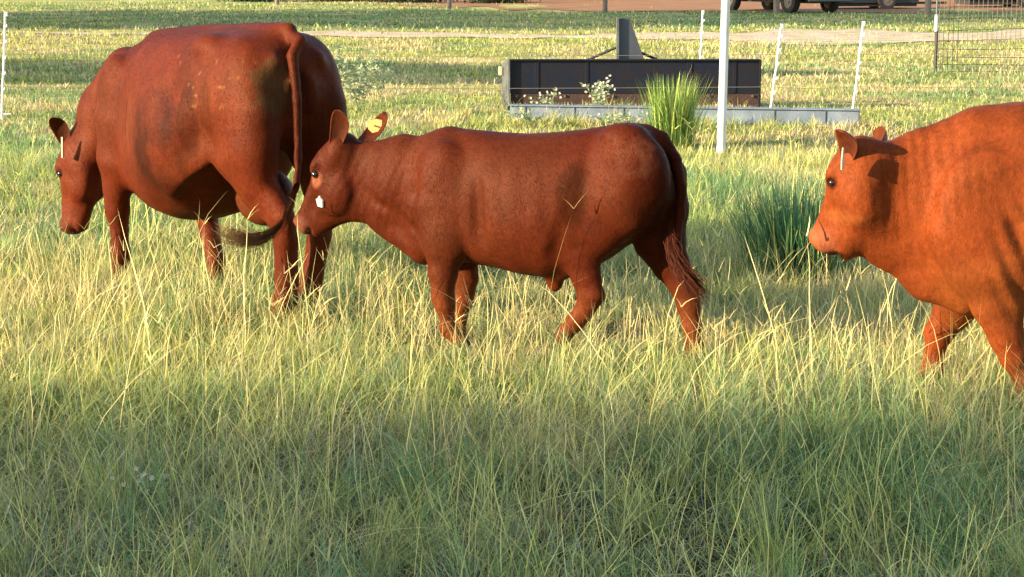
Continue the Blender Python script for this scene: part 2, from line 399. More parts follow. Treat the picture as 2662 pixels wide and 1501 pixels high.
# ------------------------------------------------------------------ implicit bodies
class SDF:
    def __init__(s, lo, hi, h):
        s.h = h; s.lo = np.array(lo, float); n = np.ceil((np.array(hi) - s.lo) / h).astype(int) + 1
        s.n = n; s.F = np.full(n, .5, np.float32)
        s.ax = [s.lo[i] + h * np.arange(n[i]) for i in range(3)]
    def region(s, lo, hi):
        a = np.maximum(np.floor((np.array(lo) - s.lo) / s.h).astype(int), 0)
        b = np.minimum(np.ceil((np.array(hi) - s.lo) / s.h).astype(int) + 1, s.n)
        if (b <= a).any(): return None, None
        sl = tuple(slice(a[i], b[i]) for i in range(3))
        X, Y, Z = np.meshgrid(*[s.ax[i][sl[i]] for i in range(3)], indexing='ij', sparse=True)
        return sl, (X, Y, Z)
    def add(s, sl, d, k, op):
        F = s.F[sl]
        if op == 'u':
            hh = np.clip(.5 + .5 * (d - F) / k, 0, 1)
            s.F[sl] = d * (1 - hh) + F * hh - k * hh * (1 - hh)
        else:
            d = -d; hh = np.clip(.5 + .5 * (F - d) / k, 0, 1)
            s.F[sl] = d * (1 - hh) + F * hh + k * hh * (1 - hh)
    def ell(s, c, r, axes=None, k=.03, op='u'):
        c = np.array(c, float); r = np.array(r, float); R = r.max() + 2 * k + .02
        sl, g = s.region(c - R, c + R)
        if sl is None: return
        X, Y, Z = g[0] - c[0], g[1] - c[1], g[2] - c[2]
        if axes is not None:
            A = axes; q = [X * A[i][0] + Y * A[i][1] + Z * A[i][2] for i in range(3)]
        else: q = [X, Y, Z]
        k0 = np.sqrt((q[0] / r[0]) ** 2 + (q[1] / r[1]) ** 2 + (q[2] / r[2]) ** 2)
        k1 = np.sqrt((q[0] / r[0] ** 2) ** 2 + (q[1] / r[1] ** 2) ** 2 + (q[2] / r[2] ** 2) ** 2) + 1e-6
        s.add(sl, k0 * (k0 - 1) / k1, k, op)
    def cone(s, p0, p1, a0, b0, a1=None, b1=None, k=.03, op='u', lat=(0, 1, 0)):
        """tapered capsule; a = radius along lat, b = radius perpendicular to lat and to the segment"""
        p0 = np.array(p0, float); p1 = np.array(p1, float); a1 = a0 if a1 is None else a1; b1 = b0 if b1 is None else b1
        R = max(a0, b0, a1, b1) + 2 * k + .02
        sl, g = s.region(np.minimum(p0, p1) - R, np.maximum(p0, p1) + R)
        if sl is None: return
        d = p1 - p0; Ln = np.linalg.norm(d) + 1e-9; t = d / Ln
        u = np.array(lat, float); u = u - t * (u @ t); u /= np.linalg.norm(u); v = np.cross(t, u)
        X, Y, Z = g[0] - p0[0], g[1] - p0[1], g[2] - p0[2]
        dt = X * t[0] + Y * t[1] + Z * t[2]; du = X * u[0] + Y * u[1] + Z * u[2]; dv = X * v[0] + Y * v[1] + Z * v[2]
        f = np.clip(dt / Ln, 0, 1); e = dt - f * Ln
        a = a0 + (a1 - a0) * f; b = b0 + (b1 - b0) * f; m = np.minimum(a, b)
        q = np.sqrt((du / a) ** 2 + (dv / b) ** 2 + (e / m) ** 2)
        s.add(sl, (q - 1) * m, k, op)
    def chain(s, pts, k=.03, lat=(0, 1, 0)):
        """pts: (point, a, b)"""
        for (p, a, b), (q, a2, b2) in zip(pts[:-1], pts[1:]): s.cone(p, q, a, b, a2, b2, k=k, lat=lat)
    def loft(s, st, k=.04, power=2.25, wide=.1):
        """st rows: x, ztop, zbot, halfwidth ; body axis = x"""
        st = np.array(sorted(st), float)
        sl, g = s.region((st[0, 0] - .02, -.6, st[:, 2].min() - .1), (st[-1, 0] + .02, .6, st[:, 1].max() + .1))
        x = g[0][:, 0, 0]
        def sm(col):      # cubic-ish smoothing of the station profile
            xx = np.linspace(st[0, 0], st[-1, 0], 200); y = np.interp(xx, st[:, 0], st[:, col])
            ker = np.hanning(15); ker /= ker.sum(); yp = np.pad(y, 7, mode='edge'); y = np.convolve(yp, ker, 'valid')
            return np.interp(x, xx, y)
        zt, zb, w = [sm(c)[:, None, None] for c in (1, 2, 3)]
        h = np.maximum((zt - zb) / 2, .01); zc = (zt + zb) / 2; w = np.maximum(w, .01)
        vz = (g[2] - zc) / h
        ww = w * (1 - wide * np.clip(vz, -1, 1))          # a little wider low down
        q = (np.abs(g[1] / ww) ** power + np.abs(vz) ** power) ** (1 / power)
        d = (q - 1) * np.minimum(w, h)
        out = np.maximum(st[0, 0] - g[0], g[0] - st[-1, 0])
        d = np.maximum(d, out)
        s.add(sl, d, k, 'u')
    def mesh(s):
        F = s.F; h = s.h; n = np.array(F.shape)
        sg = F < 0
        acc = np.zeros(tuple(n - 1) + (3,), np.float32); cnt = np.zeros(tuple(n - 1), np.float32)
        quads = []
        idx_cells = []
        for ax in range(3):
            a = [slice(None)] * 3; b = [slice(None)] * 3; a[ax] = slice(0, -1); b[ax] = slice(1, None)
            ch = sg[tuple(a)] != sg[tuple(b)]
            I = np.argwhere(ch)
            o1, o2 = [q for q in range(3) if q != ax]
            ok = (I[:, o1] > 0) & (I[:, o2] > 0) & (I[:, o1] < n[o1] - 1) & (I[:, o2] < n[o2] - 1)
            I = I[ok]; J = I.copy(); J[:, ax] += 1
            f0 = F[tuple(I.T)]; f1 = F[tuple(J.T)]; t = f0 / (f0 - f1)
            P = I.astype(np.float32); P[:, ax] += t
            cells = []
            for (d1, d2) in ((0, 0), (-1, 0), (-1, -1), (0, -1)):
                Cc = I.copy(); Cc[:, o1] += d1; Cc[:, o2] += d2
                np.add.at(acc, tuple(Cc.T), P); np.add.at(cnt, tuple(Cc.T), 1)
                cells.append(Cc)
            inside0 = f0 < 0
            quads.append((cells, inside0, ax))
        act = np.argwhere(cnt > 0); ids = -np.ones(cnt.shape, np.int64); ids[tuple(act.T)] = np.arange(len(act))
        V = acc[tuple(act.T)] / cnt[tuple(act.T)][:, None] * h + s.lo
        Q = []
        for cells, ins, ax in quads:
            q = np.stack([ids[tuple(c.T)] for c in cells], 1)
            fl = ins if ax != 1 else ~ins
            q = np.where(fl[:, None], q, q[:, ::-1]); Q.append(q)
        return V, np.concatenate(Q)

def relax(V, Q, it, lam=.5, mask=None):
    n = len(V); e = np.concatenate([Q[:, [0, 1]], Q[:, [1, 2]], Q[:, [2, 3]], Q[:, [3, 0]]])
    deg = np.bincount(e[:, 0], minlength=n) + np.bincount(e[:, 1], minlength=n)
    for _ in range(it):
        A = np.zeros_like(V)
        for c in range(3):
            A[:, c] = np.bincount(e[:, 0], V[e[:, 1], c], n) + np.bincount(e[:, 1], V[e[:, 0], c], n)
        V = V + lam * (A / deg[:, None] - V)
    return V
def normals(V, Q):
    a = V[Q[:, 2]] - V[Q[:, 0]]; b = V[Q[:, 3]] - V[Q[:, 1]]; fn = np.cross(a, b); N = np.zeros_like(V)
    for k in range(4):
        for c in range(3): N[:, c] += np.bincount(Q[:, k], fn[:, c], len(V))
    return N / (np.linalg.norm(N, axis=1)[:, None] + 1e-12)

def ear_mesh(base, tip, face, W, cup=.35, thick=.006, nu=14, nv=10, roll=0.0):
    """leaf-shaped cupped ear; face = direction the opening looks; two skins. returns V, Q, inner flag"""
    base = np.array(base, float); tip = np.array(tip, float); ax = tip - base; L = np.linalg.norm(ax); t = ax / L
    f = np.array(face, float); f -= t * (f @ t); f /= np.linalg.norm(f); s_ = np.cross(t, f)
    rows = []
    for side in (1, -1):
        for i in range(nu + 1):
            u = i / nu
            w = W * (.38 + .62 * math.sin(math.pi * min(.62, u * .9) / 1.24)) if u < .62 else W * math.sqrt(max(0, 1 - ((u - .62) / .385) ** 2)) 
            w = max(w, W * .06)
            for j in range(nv + 1):
                v = j / nv * 2 - 1
                ang = v * (1.5 - .65 * u)
                x = w * math.sin(ang) / math.sin(max(.85, 1.5 - .65 * u)) ; z = -w * cup * 2 * (math.cos(ang) - .2) 
                bend = -.10 * L * math.sin(u * math.pi) 
                off = side * thick * (1 - .75 * abs(v) ** 3) * (1 - .6 * u)
                p = base + t * (u * L) + s_ * x + f * (z + bend + off)
                rows.append(p)
    V = np.array(rows); m = (nu + 1) * (nv + 1); Q = []
    for k in range(2):
        for i in range(nu):
            for j in range(nv):
                a = k * m + i * (nv + 1) + j; q = [a, a + 1, a + nv + 2, a + nv + 1]
                Q.append(q if k == 0 else q[::-1])
    # close the rim
    def rim(seq):
        for a, b in zip(seq[:-1], seq[1:]): Q.append([a, b, b + m, a + m])
    rim([i * (nv + 1) for i in range(nu + 1)]); rim([nu * (nv + 1) + j for j in range(nv + 1)]); rim([i * (nv + 1) + nv for i in range(nu, -1, -1)])
    inner = np.zeros(len(V)); vv = np.tile(np.linspace(-1, 1, nv + 1), nu + 1); uu = np.repeat(np.linspace(0, 1, nu + 1), nv + 1); inner[:m] = (1 - np.abs(vv) ** 3) * (1 - uu ** 4)
    return V, np.array(Q), inner

def head(sd, O, U, Vn, Wl, L, k=.022, open_mouth=0.0, thin=1.0, heavy=0.0):
    """O poll, U towards the muzzle, Vn out of the forehead, Wl lateral (unit vectors), L poll-to-nose length"""
    A = (U, Vn, Wl)
    def P(u, v, w=0.0): return O + (U * u + Vn * v + Wl * (w * thin)) * L
    def E(u, v, w, ru, rv, rw, kk=k, op='u', rot=0.0):
        c, s_ = math.cos(rot), math.sin(rot)
        A2 = (U * c + Vn * s_, Vn * c - U * s_, Wl)
        for sgn in ((1,) if w == 0 else (1, -1)):
            sd.ell(P(u, v, w * sgn), np.array((ru, rv, rw * thin)) * L, A2, kk, op)
    def Cn(u0, v0, u1, v1, a0, b0, a1, b1, kk=k, w=0.0):
        for sgn in ((1,) if w == 0 else (1, -1)):
            sd.cone(P(u0, v0, w * sgn), P(u1, v1, w * sgn * .7), a0 * L, b0 * L, a1 * L, b1 * L, k=kk, lat=Wl)
    E(.05, -.17, 0, .15, .14, .16)                      # poll
    Cn(.14, -.18, .45, -.19, .185, .17, .170, .15)      # skull
    E(.27, -.07, 0, .20, .105, .17)                    # forehead plate
    Cn(.45, -.135, .86, -.13, .135, .13, .112, .112)    # nose bridge
    E(.43, -.34, .115, .22, .19, .080, k * 1.1)          # cheek
    Cn(.42, -.44, .88, -.30, .10, .105, .080, .065)    # jaw
    Cn(.45, -.30, .90, -.21, .13, .13, .105, .095)
    E(.925, -.145, 0, .085, .145, .132, k)               # muzzle
    E(.965, -.085, 0, .055, .075, .105, k)                # nose pad
    E(.935, -.17, .05, .07, .05, .07, k)                 # upper lip
    E(.90, -.305 - open_mouth, 0, .08, .05, .085, k * .7)            # chin
    E(.30, -.065, .15, .085, .05, .055, k)             # brow ridges
    E(.45, -.20, .14, .10, .03, .035, k)               # cheek bone
    if heavy:
        E(.945, -.20, 0, .10, .17 * heavy, .135, k)         # deep square muzzle
        Cn(.50, -.40, .93, -.40, .10, .12, .085, .065)      # heavy lower jaw
        E(.96, -.405, 0, .07, .05, .085, k * .7)
    E(.36, -.105, .212, .042, .038, .045, .010, 's')    # eye socket
    E(.985, -.25 - heavy * .085, .105, .10, .013 + heavy * .008, .055, .010, 's', -.15)  # corner of the mouth
    E(1.0 + heavy * .03, -.075 - heavy * .02, .085, .030, .024, .032, .010, 's')   # nostrils
    E(.995 + heavy * .03, -.252 - open_mouth * .5 - heavy * .085, 0, .085, .010 + open_mouth * .45, .16, .008, 's', -.10)  # mouth line
    E(.64, -.20, .185, .13, .05, .045, .03, 's')         # hollow of the cheek
    return P

def smoothstep(a, b, x):
    t = np.clip((x - a) / (b - a), 0, 1); return t * t * (3 - 2 * t)

class Beast:
    """origin = ground point under the body; the animal faces local -x; its left side is -y"""
    def __init__(s, loc, yaw):
        s.loc = np.array(loc, float); s.yaw = yaw; c, q = math.cos(yaw), math.sin(yaw)
        s.R = np.array([[c, -q, 0], [q, c, 0], [0, 0, 1]])
    def toloc(s, w): return s.R.T @ (np.array(w, float) - s.loc)
    def px(s, x, y, lat=0.0):
        """local point on the plane (local y = lat) seen at this picture point"""
        r = ray(x, y); o = s.toloc((0, 0, CAM_H)); d = s.R.T @ r
        t = (lat - o[1]) / d[1]; return o + d * t
    def leg(s, sd, pts, k=.03, hoof=None):
        """pts rows: px, py, lat, a, b ; last one is the fetlock, hoof = (px,py) tip"""
        P = [(s.px(p[0], p[1], p[2]), p[3], p[4]) for p in pts]
        s.leg_local(sd, P, k)
    def leg_local(s, sd, P, k=.03):
        n = len(P)
        for i, ((p, a, b), (q, a2, b2)) in enumerate(zip(P[:-1], P[1:])):
            kk = k if i < 2 else (.018 if i < n - 2 else .010)
            sd.cone(p, q, a, b, a2, b2, k=kk)
    def finish(s, name, sd, extra=(), relax_it=2, disp=None, colour=None, tags=None, mat='coat'):
        V, Q = sd.mesh(); V = relax(V, Q, relax_it); N = normals(V, Q)
        if disp is not None: V = V + N * disp(V, N)[:, None]
        N = normals(V, Q); C = colour(V, N)
        Vs = [V]; Qs = [Q]; Cs = [C]; o = len(V); o0 = len(Q)
        for v, q, c in extra:
            Vs.append(v); Qs.append(q + o); Cs.append(c); o += len(v)
        V = np.concatenate(Vs); Q = np.concatenate(Qs); C = np.concatenate(Cs)
        me = np_mesh(name, V, Q.ravel(), np.full(len(Q), 4), smooth=True, col=C)
        root = empty(name, tuple(s.loc), s.yaw, **tags)
        s.root = root; s.body = link('body', me, M[mat], root)
        s.VQ = (V, Q, C, o0)
        s.fur(root)
        print(name, len(V), 'verts')
        return root
def _fur(s, root, n=None, L=(.010, .019), W=.0016, lift=.22):
    V, Q, C, nq = s.VQ; Q = Q[:nq]
    a, b, c, d = [V[Q[:, i]] for i in range(4)]; ar = np.linalg.norm(np.cross(c - a, d - b), axis=1) * .5
    n = n or int(ar.sum() * 11000); idx = rng.choice(len(Q), n, p=ar / ar.sum())
    u, v = rng.random((n, 1)), rng.random((n, 1)); q = Q[idx]
    P = (V[q[:, 0]] * (1 - u) + V[q[:, 1]] * u) * (1 - v) + (V[q[:, 3]] * (1 - u) + V[q[:, 2]] * u) * v
    N = np.cross(c - a, d - b)[idx]; N /= np.linalg.norm(N, axis=1)[:, None] + 1e-12
    F = np.tile(np.array([[.75, 0, -.62]]), (n, 1)) + np.c_[vnoise(P, 5), vnoise(P, 5, 31), vnoise(P, 5, 67)] * .9 - .45
    F += rng.normal(0, .16, (n, 3)); F -= N * (F * N).sum(1)[:, None]; F /= np.linalg.norm(F, axis=1)[:, None] + 1e-9
    Ln = rng.uniform(*L, (n, 1)) * (.55 + .6 * fbm(P, 3, 2, 3)[:, None]); lf = lift * rng.uniform(.4, 1.5, (n, 1))
    T = F * (1 - lf) + N * lf; side = np.cross(F, N) * W * .5
    VV = np.stack([P - side, P + side, P + T * Ln], 1).reshape(-1, 3)
    col = C[q[:, 0]] * rng.uniform(.8, 1.5, (n, 1)); 
    me = np_mesh('coat_hair', VV, np.arange(3 * n), np.full(n, 3), col=np.repeat(col, 3, 0))
    tag(link('coat_hair', me, M['fur'], root), kind='stuff')
Beast.fur = _fur
def uvsphere(name, c, r, mat, parent, n=12):
    m = MB(); pts = []
    V = []; Fq = []
    for i in range(n + 1):
        th = math.pi * i / n
        for j in range(n * 2):
            ph = math.pi * j / n
            V.append((c[0] + r * math.sin(th) * math.cos(ph), c[1] + r * math.sin(th) * math.sin(ph), c[2] + r * math.cos(th)))
    for i in range(n):
        for j in range(n * 2):
            a = i * n * 2 + j; b = i * n * 2 + (j + 1) % (n * 2); Fq.append((a, b, b + n * 2, a + n * 2))
    me = bpy.data.meshes.new(name); me.from_pydata(V, [], Fq); me.update(); me.polygons.foreach_set('use_smooth', [True] * len(me.polygons))
    return link(name, me, mat, parent)

def coat(V, N, base, dark=.55, seed=0.0, patch=.25):
    """real coat colour: chestnut with darker and more orange areas"""
    base = np.array(base)
    f = fbm(V, 3.2, 4, seed); g = fbm(V, 14, 3, seed + 9)
    c = np.ones((len(V), 3)) * base
    k = (1 - patch) + patch * 2 * smoothstep(.3, .7, f); c = c * k[:, None]
    c = c * (.86 + .28 * g)[:, None]
    org = smoothstep(.5, .75, fbm(V, 2.1, 3, seed + 31))[:, None]
    c = c * (1 - org) + c * np.array([1.08, 1.35, 1.3]) * org
    return c
def ball_mask(V, c, r): return 1 - smoothstep(.55, 1.0, np.linalg.norm((V - np.array(c)) / np.array(r), axis=1))

def strands(parent, path, n, sd, col, w=.0016, grow=1.6):
    """a bunch of long hairs following a path; one hair = one thin ribbon"""
    path = np.array(path); m = len(path); V = []; Lp = []; Ct = []; C = []; o = 0
    for i in range(n):
        off = rng.normal(0, sd, 3); s0 = rng.uniform(0, .45); s1 = min(1.0, s0 + rng.uniform(.45, .75)); K = 5
        c = col * rng.uniform(.5, 1.7); ph = rng.normal(0, sd * .6, 3)
        for k in range(K):
            t = (s0 + (s1 - s0) * k / (K - 1)) * (m - 1); a = min(int(t), m - 2); f = t - a
            p = path[a] * (1 - f) + path[a + 1] * f + off * (.6 + grow * (k / (K - 1)) * (s1)) + ph * math.sin(k * 1.7)
            ww = np.array((.7, 0, .7)) * w * (1 - .7 * k / (K - 1)); V += [p - ww, p + ww]; C += [c, c]
        for k in range(K - 1): Lp += [o + 2 * k, o + 2 * k + 1, o + 2 * k + 3, o + 2 * k + 2]; Ct.append(4)
        o += 2 * K
    me = np_mesh('tail_switch', np.array(V), np.array(Lp), np.array(Ct), col=np.array(C))
    return tag(link('tail_switch', me, M['hair'], parent), kind='stuff')

def earcol(inn, a, b): return b + (a - b) * inn[:, None]
# ------------------------------------------------------------------ calf (nearest the middle)
T0 = time.time()
def make_calf():
    B = Beast((0, 0, 0), math.radians(-24)); g = ground_at(1746, 916)
    B.loc = np.array((g[0], g[1], 0)) - B.R @ np.array((.62, .11, 0))
    sd = SDF((-1.42, -.42, -.03), (.85, .50, 1.22), .0105)
    P = B.px
    rows = []
    for x, t, b, w in ((1030, 480, 560, .03), (1040, 420, 600, .07), (1060, 370, 632, .115), (1090, 342, 652, .15), (1130, 322, 660, .15), (1190, 326, 662, .175), (1250, 333, 670, .215),
                       (1330, 336, 690, .235), (1400, 333, 698, .24), (1470, 326, 684, .225), (1530, 315, 655, .19), (1575, 308, 620, .175), (1615, 311, 595, .165),
                       (1645, 322, 578, .17), (1665, 350, 555, .135), (1677, 395, 520, .09), (1684, 440, 490, .03)):
        p, q = P(x, t), P(x, b); rows.append(((p[0] + q[0]) / 2, p[2], q[2], w))
    sd.loft(rows, k=.03, power=2.2, wide=.12)
    # neck
    N1, N2, N3 = P(1100, 480), P(1000, 455), P(918, 432)
    sd.cone(N1, N2, .135, .255, .105, .20, k=.06); sd.cone(N2, N3, .105, .20, .052, .130, k=.05)
    sd.cone(P(960, 560), P(1066, 625), .05, .05, .085, .07, k=.05)   # dewlap to brisket
    # shoulder and haunch masses
    sd.ell(P(1115, 500, -.125), (.12, .065, .25), k=.06); sd.ell(P(1110, 480, .125), (.13, .06, .21), k=.05); sd.ell(P(1118, 590, -.15), (.09, .05, .10), k=.03)
    sd.ell(P(1590, 440, -.12), (.17, .105, .19), k=.04); sd.ell(P(1610, 430, .10), (.17, .10, .19), k=.05)
    sd.ell(P(1565, 336, -.12), (.08, .05, .035), k=.07); sd.ell(P(1575, 336, .12), (.08, .05, .035), k=.07)  # hip bones
    sd.ell(P(1500, 440, -.235), (.07, .055, .12), k=.06, op='s')   # flank hollow
    sd.ell(P(1190, 560, -.235), (.03, .05, .16), k=.05, op='s')  # behind the shoulder
    sd.cone(P(1418, 520, -.285), P(1396, 650, -.215), .020, .020, k=.05, op='s')      # groove before the stifle
    sd.cone(P(1560, 560, -.24), P(1590, 640, -.20), .02, .02, k=.05, op='s')
    sd.cone(P(1180, 400, -.215), P(1205, 610, -.222), .022, .020, k=.04, op='s')
    sd.cone(P(1035, 430, -.16), P(1052, 590, -.145), .022, .02, k=.04, op='s'); sd.cone(P(930, 500, -.09), P(1035, 575, -.13), .016, .014, k=.03, op='s')
    # legs: near fore, far fore, near hind (stepping forward), far hind (pushing off)
    B.leg(sd, [(1118, 520, -.12, .07, .15), (1120, 615, -.125, .062, .105), (1114, 690, -.125, .052, .066), (1114, 745, -.125, .046, .050), (1120, 768, -.125, .046, .047), (1124, 800, -.125, .026, .029), (1128, 828, -.125, .036, .040), (1146, 848, -.125, .032, .032), (1168, 864, -.125, .040, .030)])
    B.leg(sd, [(1150, 540, .12, .07, .13), (1160, 630, .12, .060, .09), (1172, 700, .12, .046, .060), (1166, 760, .12, .042, .046), (1158, 810, .12, .024, .027), (1154, 845, .12, .036, .038), (1148, 872, .12, .040, .042), (1146, 886, .12, .042, .045)])
    B.leg(sd, [(1590, 430, -.11, .09, .17), (1545, 510, -.125, .085, .165), (1490, 580, -.13, .07, .125), (1462, 640, -.13, .055, .088), (1474, 700, -.13, .042, .064), (1488, 742, -.13, .038, .060), (1468, 785, -.13, .032, .042), (1446, 812, -.13, .037, .042), (1428, 832, -.13, .033, .036), (1416, 846, -.13, .038, .040)])
    B.leg(sd, [(1640, 440, .10, .09, .16), (1650, 530, .11, .085, .14), (1660, 610, .11, .07, .115), (1690, 670, .11, .05, .082), (1722, 718, .11, .040, .066), (1732, 770, .11, .034, .050), (1742, 825, .11, .036, .041), (1748, 862, .11, .035, .039), (1746, 895, .11, .042, .046)])
    # fold of skin from flank to stifle, sheath
    sd.cone(P(1430, 640, -.13), P(1395, 690, -.03), .02, .06, .02, .04, k=.04)
    sd.ell(P(1395, 708), (.04, .03, .05), k=.03)
    # head, turned away a little
    poll = P(836, 335, -.01); nose_px = (748, 545)
    hy = math.radians(8)
    nose = P(744, 550, .05)
    U = nose - poll; L = np.linalg.norm(U) ; U = U / L
    W = np.array((math.sin(hy), math.cos(hy), .0)); W -= U * (W @ U); W /= np.linalg.norm(W)
    Vn = np.cross(W, U); Vn = Vn if Vn[0] < 0 else -Vn
    O = poll
    H = head(sd, O, U, Vn, W, L * 1.03)
    L *= 1.03
    sd.cone(H(.20, -.34), P(940, 455, 0.02), .055, .12, .08, .17, k=.05); sd.cone(H(.50, -.44), P(960, 520, .0), .04, .05, .06, .08, k=.05); sd.cone(H(.80, -.30), P(905, 520, .0), .035, .035, .04, .05, k=.04)      # throat
    # tail: root along the rump, hanging
    tl = [(1615, 326, 0, .026), (1655, 348, 0, .030), (1688, 400, 0, .027), (1702, 470, 0, .025), (1700, 540, 0, .024), (1690, 600, -.02, .024), (1694, 645, -.03, .022)]
    for a, b in zip(tl[:-1], tl[1:]):
        pa, pb = P(a[0], a[1], a[2]) + np.array((.02, 0, 0)), P(b[0], b[1], b[2]) + np.array((.02, 0, 0)); sd.cone(pa, pb, a[3], a[3], b[3], b[3], k=.012)
    W_ = W
    # ears
    ex = []
    e1b, e2b = H(.10, -.17, -.13), H(.06, -.20, .13)
    wl = lambda *v: B.R.T @ np.array(v)
    v, q, inn = ear_mesh(e1b, P(853, 279, -.17), wl(-.25, -.95, .1), .047, cup=.34, thick=.007)
    c = earcol(inn, np.array([.040, .011, .005]), np.array([.10, .022, .008])); ex.append((v, q, c))
    v2, q2, inn2 = ear_mesh(e2b, P(970, 282, .30), wl(-.3, -.9, .1), .040, cup=.28, thick=.007)
    c2 = earcol(inn2, np.array([.10, .022, .008]), np.array([.10, .022, .008])); ex.append((v2, q2, c2))
    fl = [P(x, y, la) for x, y, la in ((1418, 842, -.13), (1168, 864, -.125), (1148, 880, .12), (1748, 895, .11))]
    shoulder = P(1080, 500)
    def disp(V, N):
        d = (fbm(V, 6, 3, 3.) - .5) * .007
        # neck folds, roughly vertical
        nk = ball_mask(V, P(960, 470), (.30, .5, .30))
        w = np.sin((V[:, 0] * .9 - V[:, 2] * .42) * 150 + 6 * fbm(V, 5, 2, 1.)); d = d + nk * .0008 * w * (V[:, 1] < 0)
        ribs = ball_mask(V, P(1330, 500), (.45, .5, .24))
        d = d + ribs * .0010 * np.sin(V[:, 0] * 62 + V[:, 2] * 9 + 3 * fbm(V, 3, 2, 2.))
        wr = ball_mask(V, P(1390, 590), (.22, .4, .16))      # loose skin in front of the stifle
        d = d + wr * .008 * (fbm(V * np.array((1, 1, .5)), 16, 2, 7.) - .5)
        return d
    def colour(V, N):
        c = coat(V, N, (.056, .0088, .0026), seed=2.0, patch=.12)
        def mul(m, f):
            nonlocal c; c = c * (1 - m[:, None] * (1 - np.array(f)))
        mul(ball_mask(V, P(1440, 490, -.2), (.075, .2, .15)) ** .35, (.55, .55, .30))     # darker patch on the flank
        sc_ = ball_mask(V, P(1610, 400, -.2), (.10, .2, .12)) * smoothstep(.45, .7, fbm(V, 22, 3, 4.))
        c = c * (1 - sc_[:, None] * .3) + np.array([.16, .06, .03]) * sc_[:, None] * .3
        mul(ball_mask(V, P(1700, 500, .0), (.20, .5, .34)), (.62, .55, .55))  # shade on the rear painted into the coat
        lowleg = 1 - smoothstep(.14, .42, V[:, 2])
        c = c * (1 - lowleg[:, None] * .5) + np.array([.19, .048, .013]) * lowleg[:, None] * .5  # lower legs lightened, sunlight on the hock painted into the coat
        mz = ball_mask(V, H(1.0, -.14), (.10, .12, .10)); c = c * (1 - mz[:, None] * .7) + np.array([.17, .055, .030]) * mz[:, None] * .7
        ey = ball_mask(V, H(.40, -.13, -.19), (.055, .06, .055)) ; c = c * (1 - ey[:, None] * .55) + np.array([.26, .085, .04]) * ey[:, None] * .55
        for w_ in (-.085, .085):
            nm = ball_mask(V, H(1.005, -.075, w_ * 1.2), (.016,) * 3); c = c * (1 - nm[:, None] * .8)
        lid = ball_mask(V, H(.36, -.11, -.19), (.034, .05, .030)); mul(lid, (.15, .15, .15))
        for p in fl:
            m = ball_mask(V, p, (.06, .06, .035)); c = c * (1 - m[:, None]) + np.array([.06, .035, .02]) * m[:, None]
        mo = ball_mask(V, H(.97, -.25, -.1), (.036, .06, .013)); mul(mo, (.25, .25, .25))
        belly = smoothstep(.0, -.8, N[:, 2]) * (V[:, 2] > .3); mul(belly, (1.1, 1.2, 1.1))
        return c
    root = B.finish('calf', sd, ex, 3, disp, colour, dict(label='dark chestnut calf walking in the middle with a yellow tag in its far ear', cat='calf', group='red cattle crossing the pasture'))
    for s_ in (-1, 1): uvsphere('eye', H(.36, -.11, s_ * .170), L * .034, M['eye'], root)
    # yellow ear tag on the far ear
    tc = P(941, 317, .15)
    ux = np.array((.95, .28, .12)); ux /= np.linalg.norm(ux); uy = np.array((-.10, .0, 1.0)); uy /= np.linalg.norm(uy)
    dp = np.cross(ux, uy)
    s = 1.7e-3
    pts = [(-22, 8), (-12, 15), (6, 18), (22, 13), (20, -2), (8, -17), (-8, -19), (-18, -8)]
    t = MB().prism([(a * s, b * s) for a, b in pts], tc + dp * -.012, ux, uy, dp * .004).build('ear_tag', M['yellow_tag'], root); t['label'] = 'yellow plastic ear tag'
    b_ = MB().tube([tc - dp * .02, tc + dp * .02], .004, 8).build('tag_button', M['yellow_tag'], t)
    strands(root, [P(1690, 560, -.02), P(1688, 610, -.05), P(1696, 650, -.08), P(1722, 690, -.10), P(1752, 728, -.10), P(1768, 752, -.08)], 260, .012, np.array([.045, .011, .005]))
    # pale spot by the mouth
    r = ray(806, 508); o = B.toloc((0, 0, CAM_H)); dd = B.R.T @ r
    from mathutils.bvhtree import BVHTree
    bv = BVHTree.FromPolygons([v.co[:] for v in B.body.data.vertices], [p.vertices[:] for p in B.body.data.polygons])
    hit, nn, _, _ = bv.ray_cast(Vector(o), Vector(dd).normalized()); sc0 = hit
    if hit:
        a = nn.cross(Vector((0, 0, 1))).normalized(); b = a.cross(nn).normalized() * -1; b = b if b.z > 0 else -b
        s = .0018
        pts = [(-3, 17), (5, 9), (13, 5), (11, -5), (9, -13), (0, -13), (-9, -13), (-11, -3), (-12, 5), (-7, 9)]
        w = MB().prism([(x * s * 1.5, y * s) for x, y in pts], hit + nn * .002, a, b, nn * .008).build('white_spot', M['white_spot'], root)
    return B, root, H, L, sc0, W
B1, calf, HC, LC, spot, WC = make_calf()
print('calf', time.time() - T0)
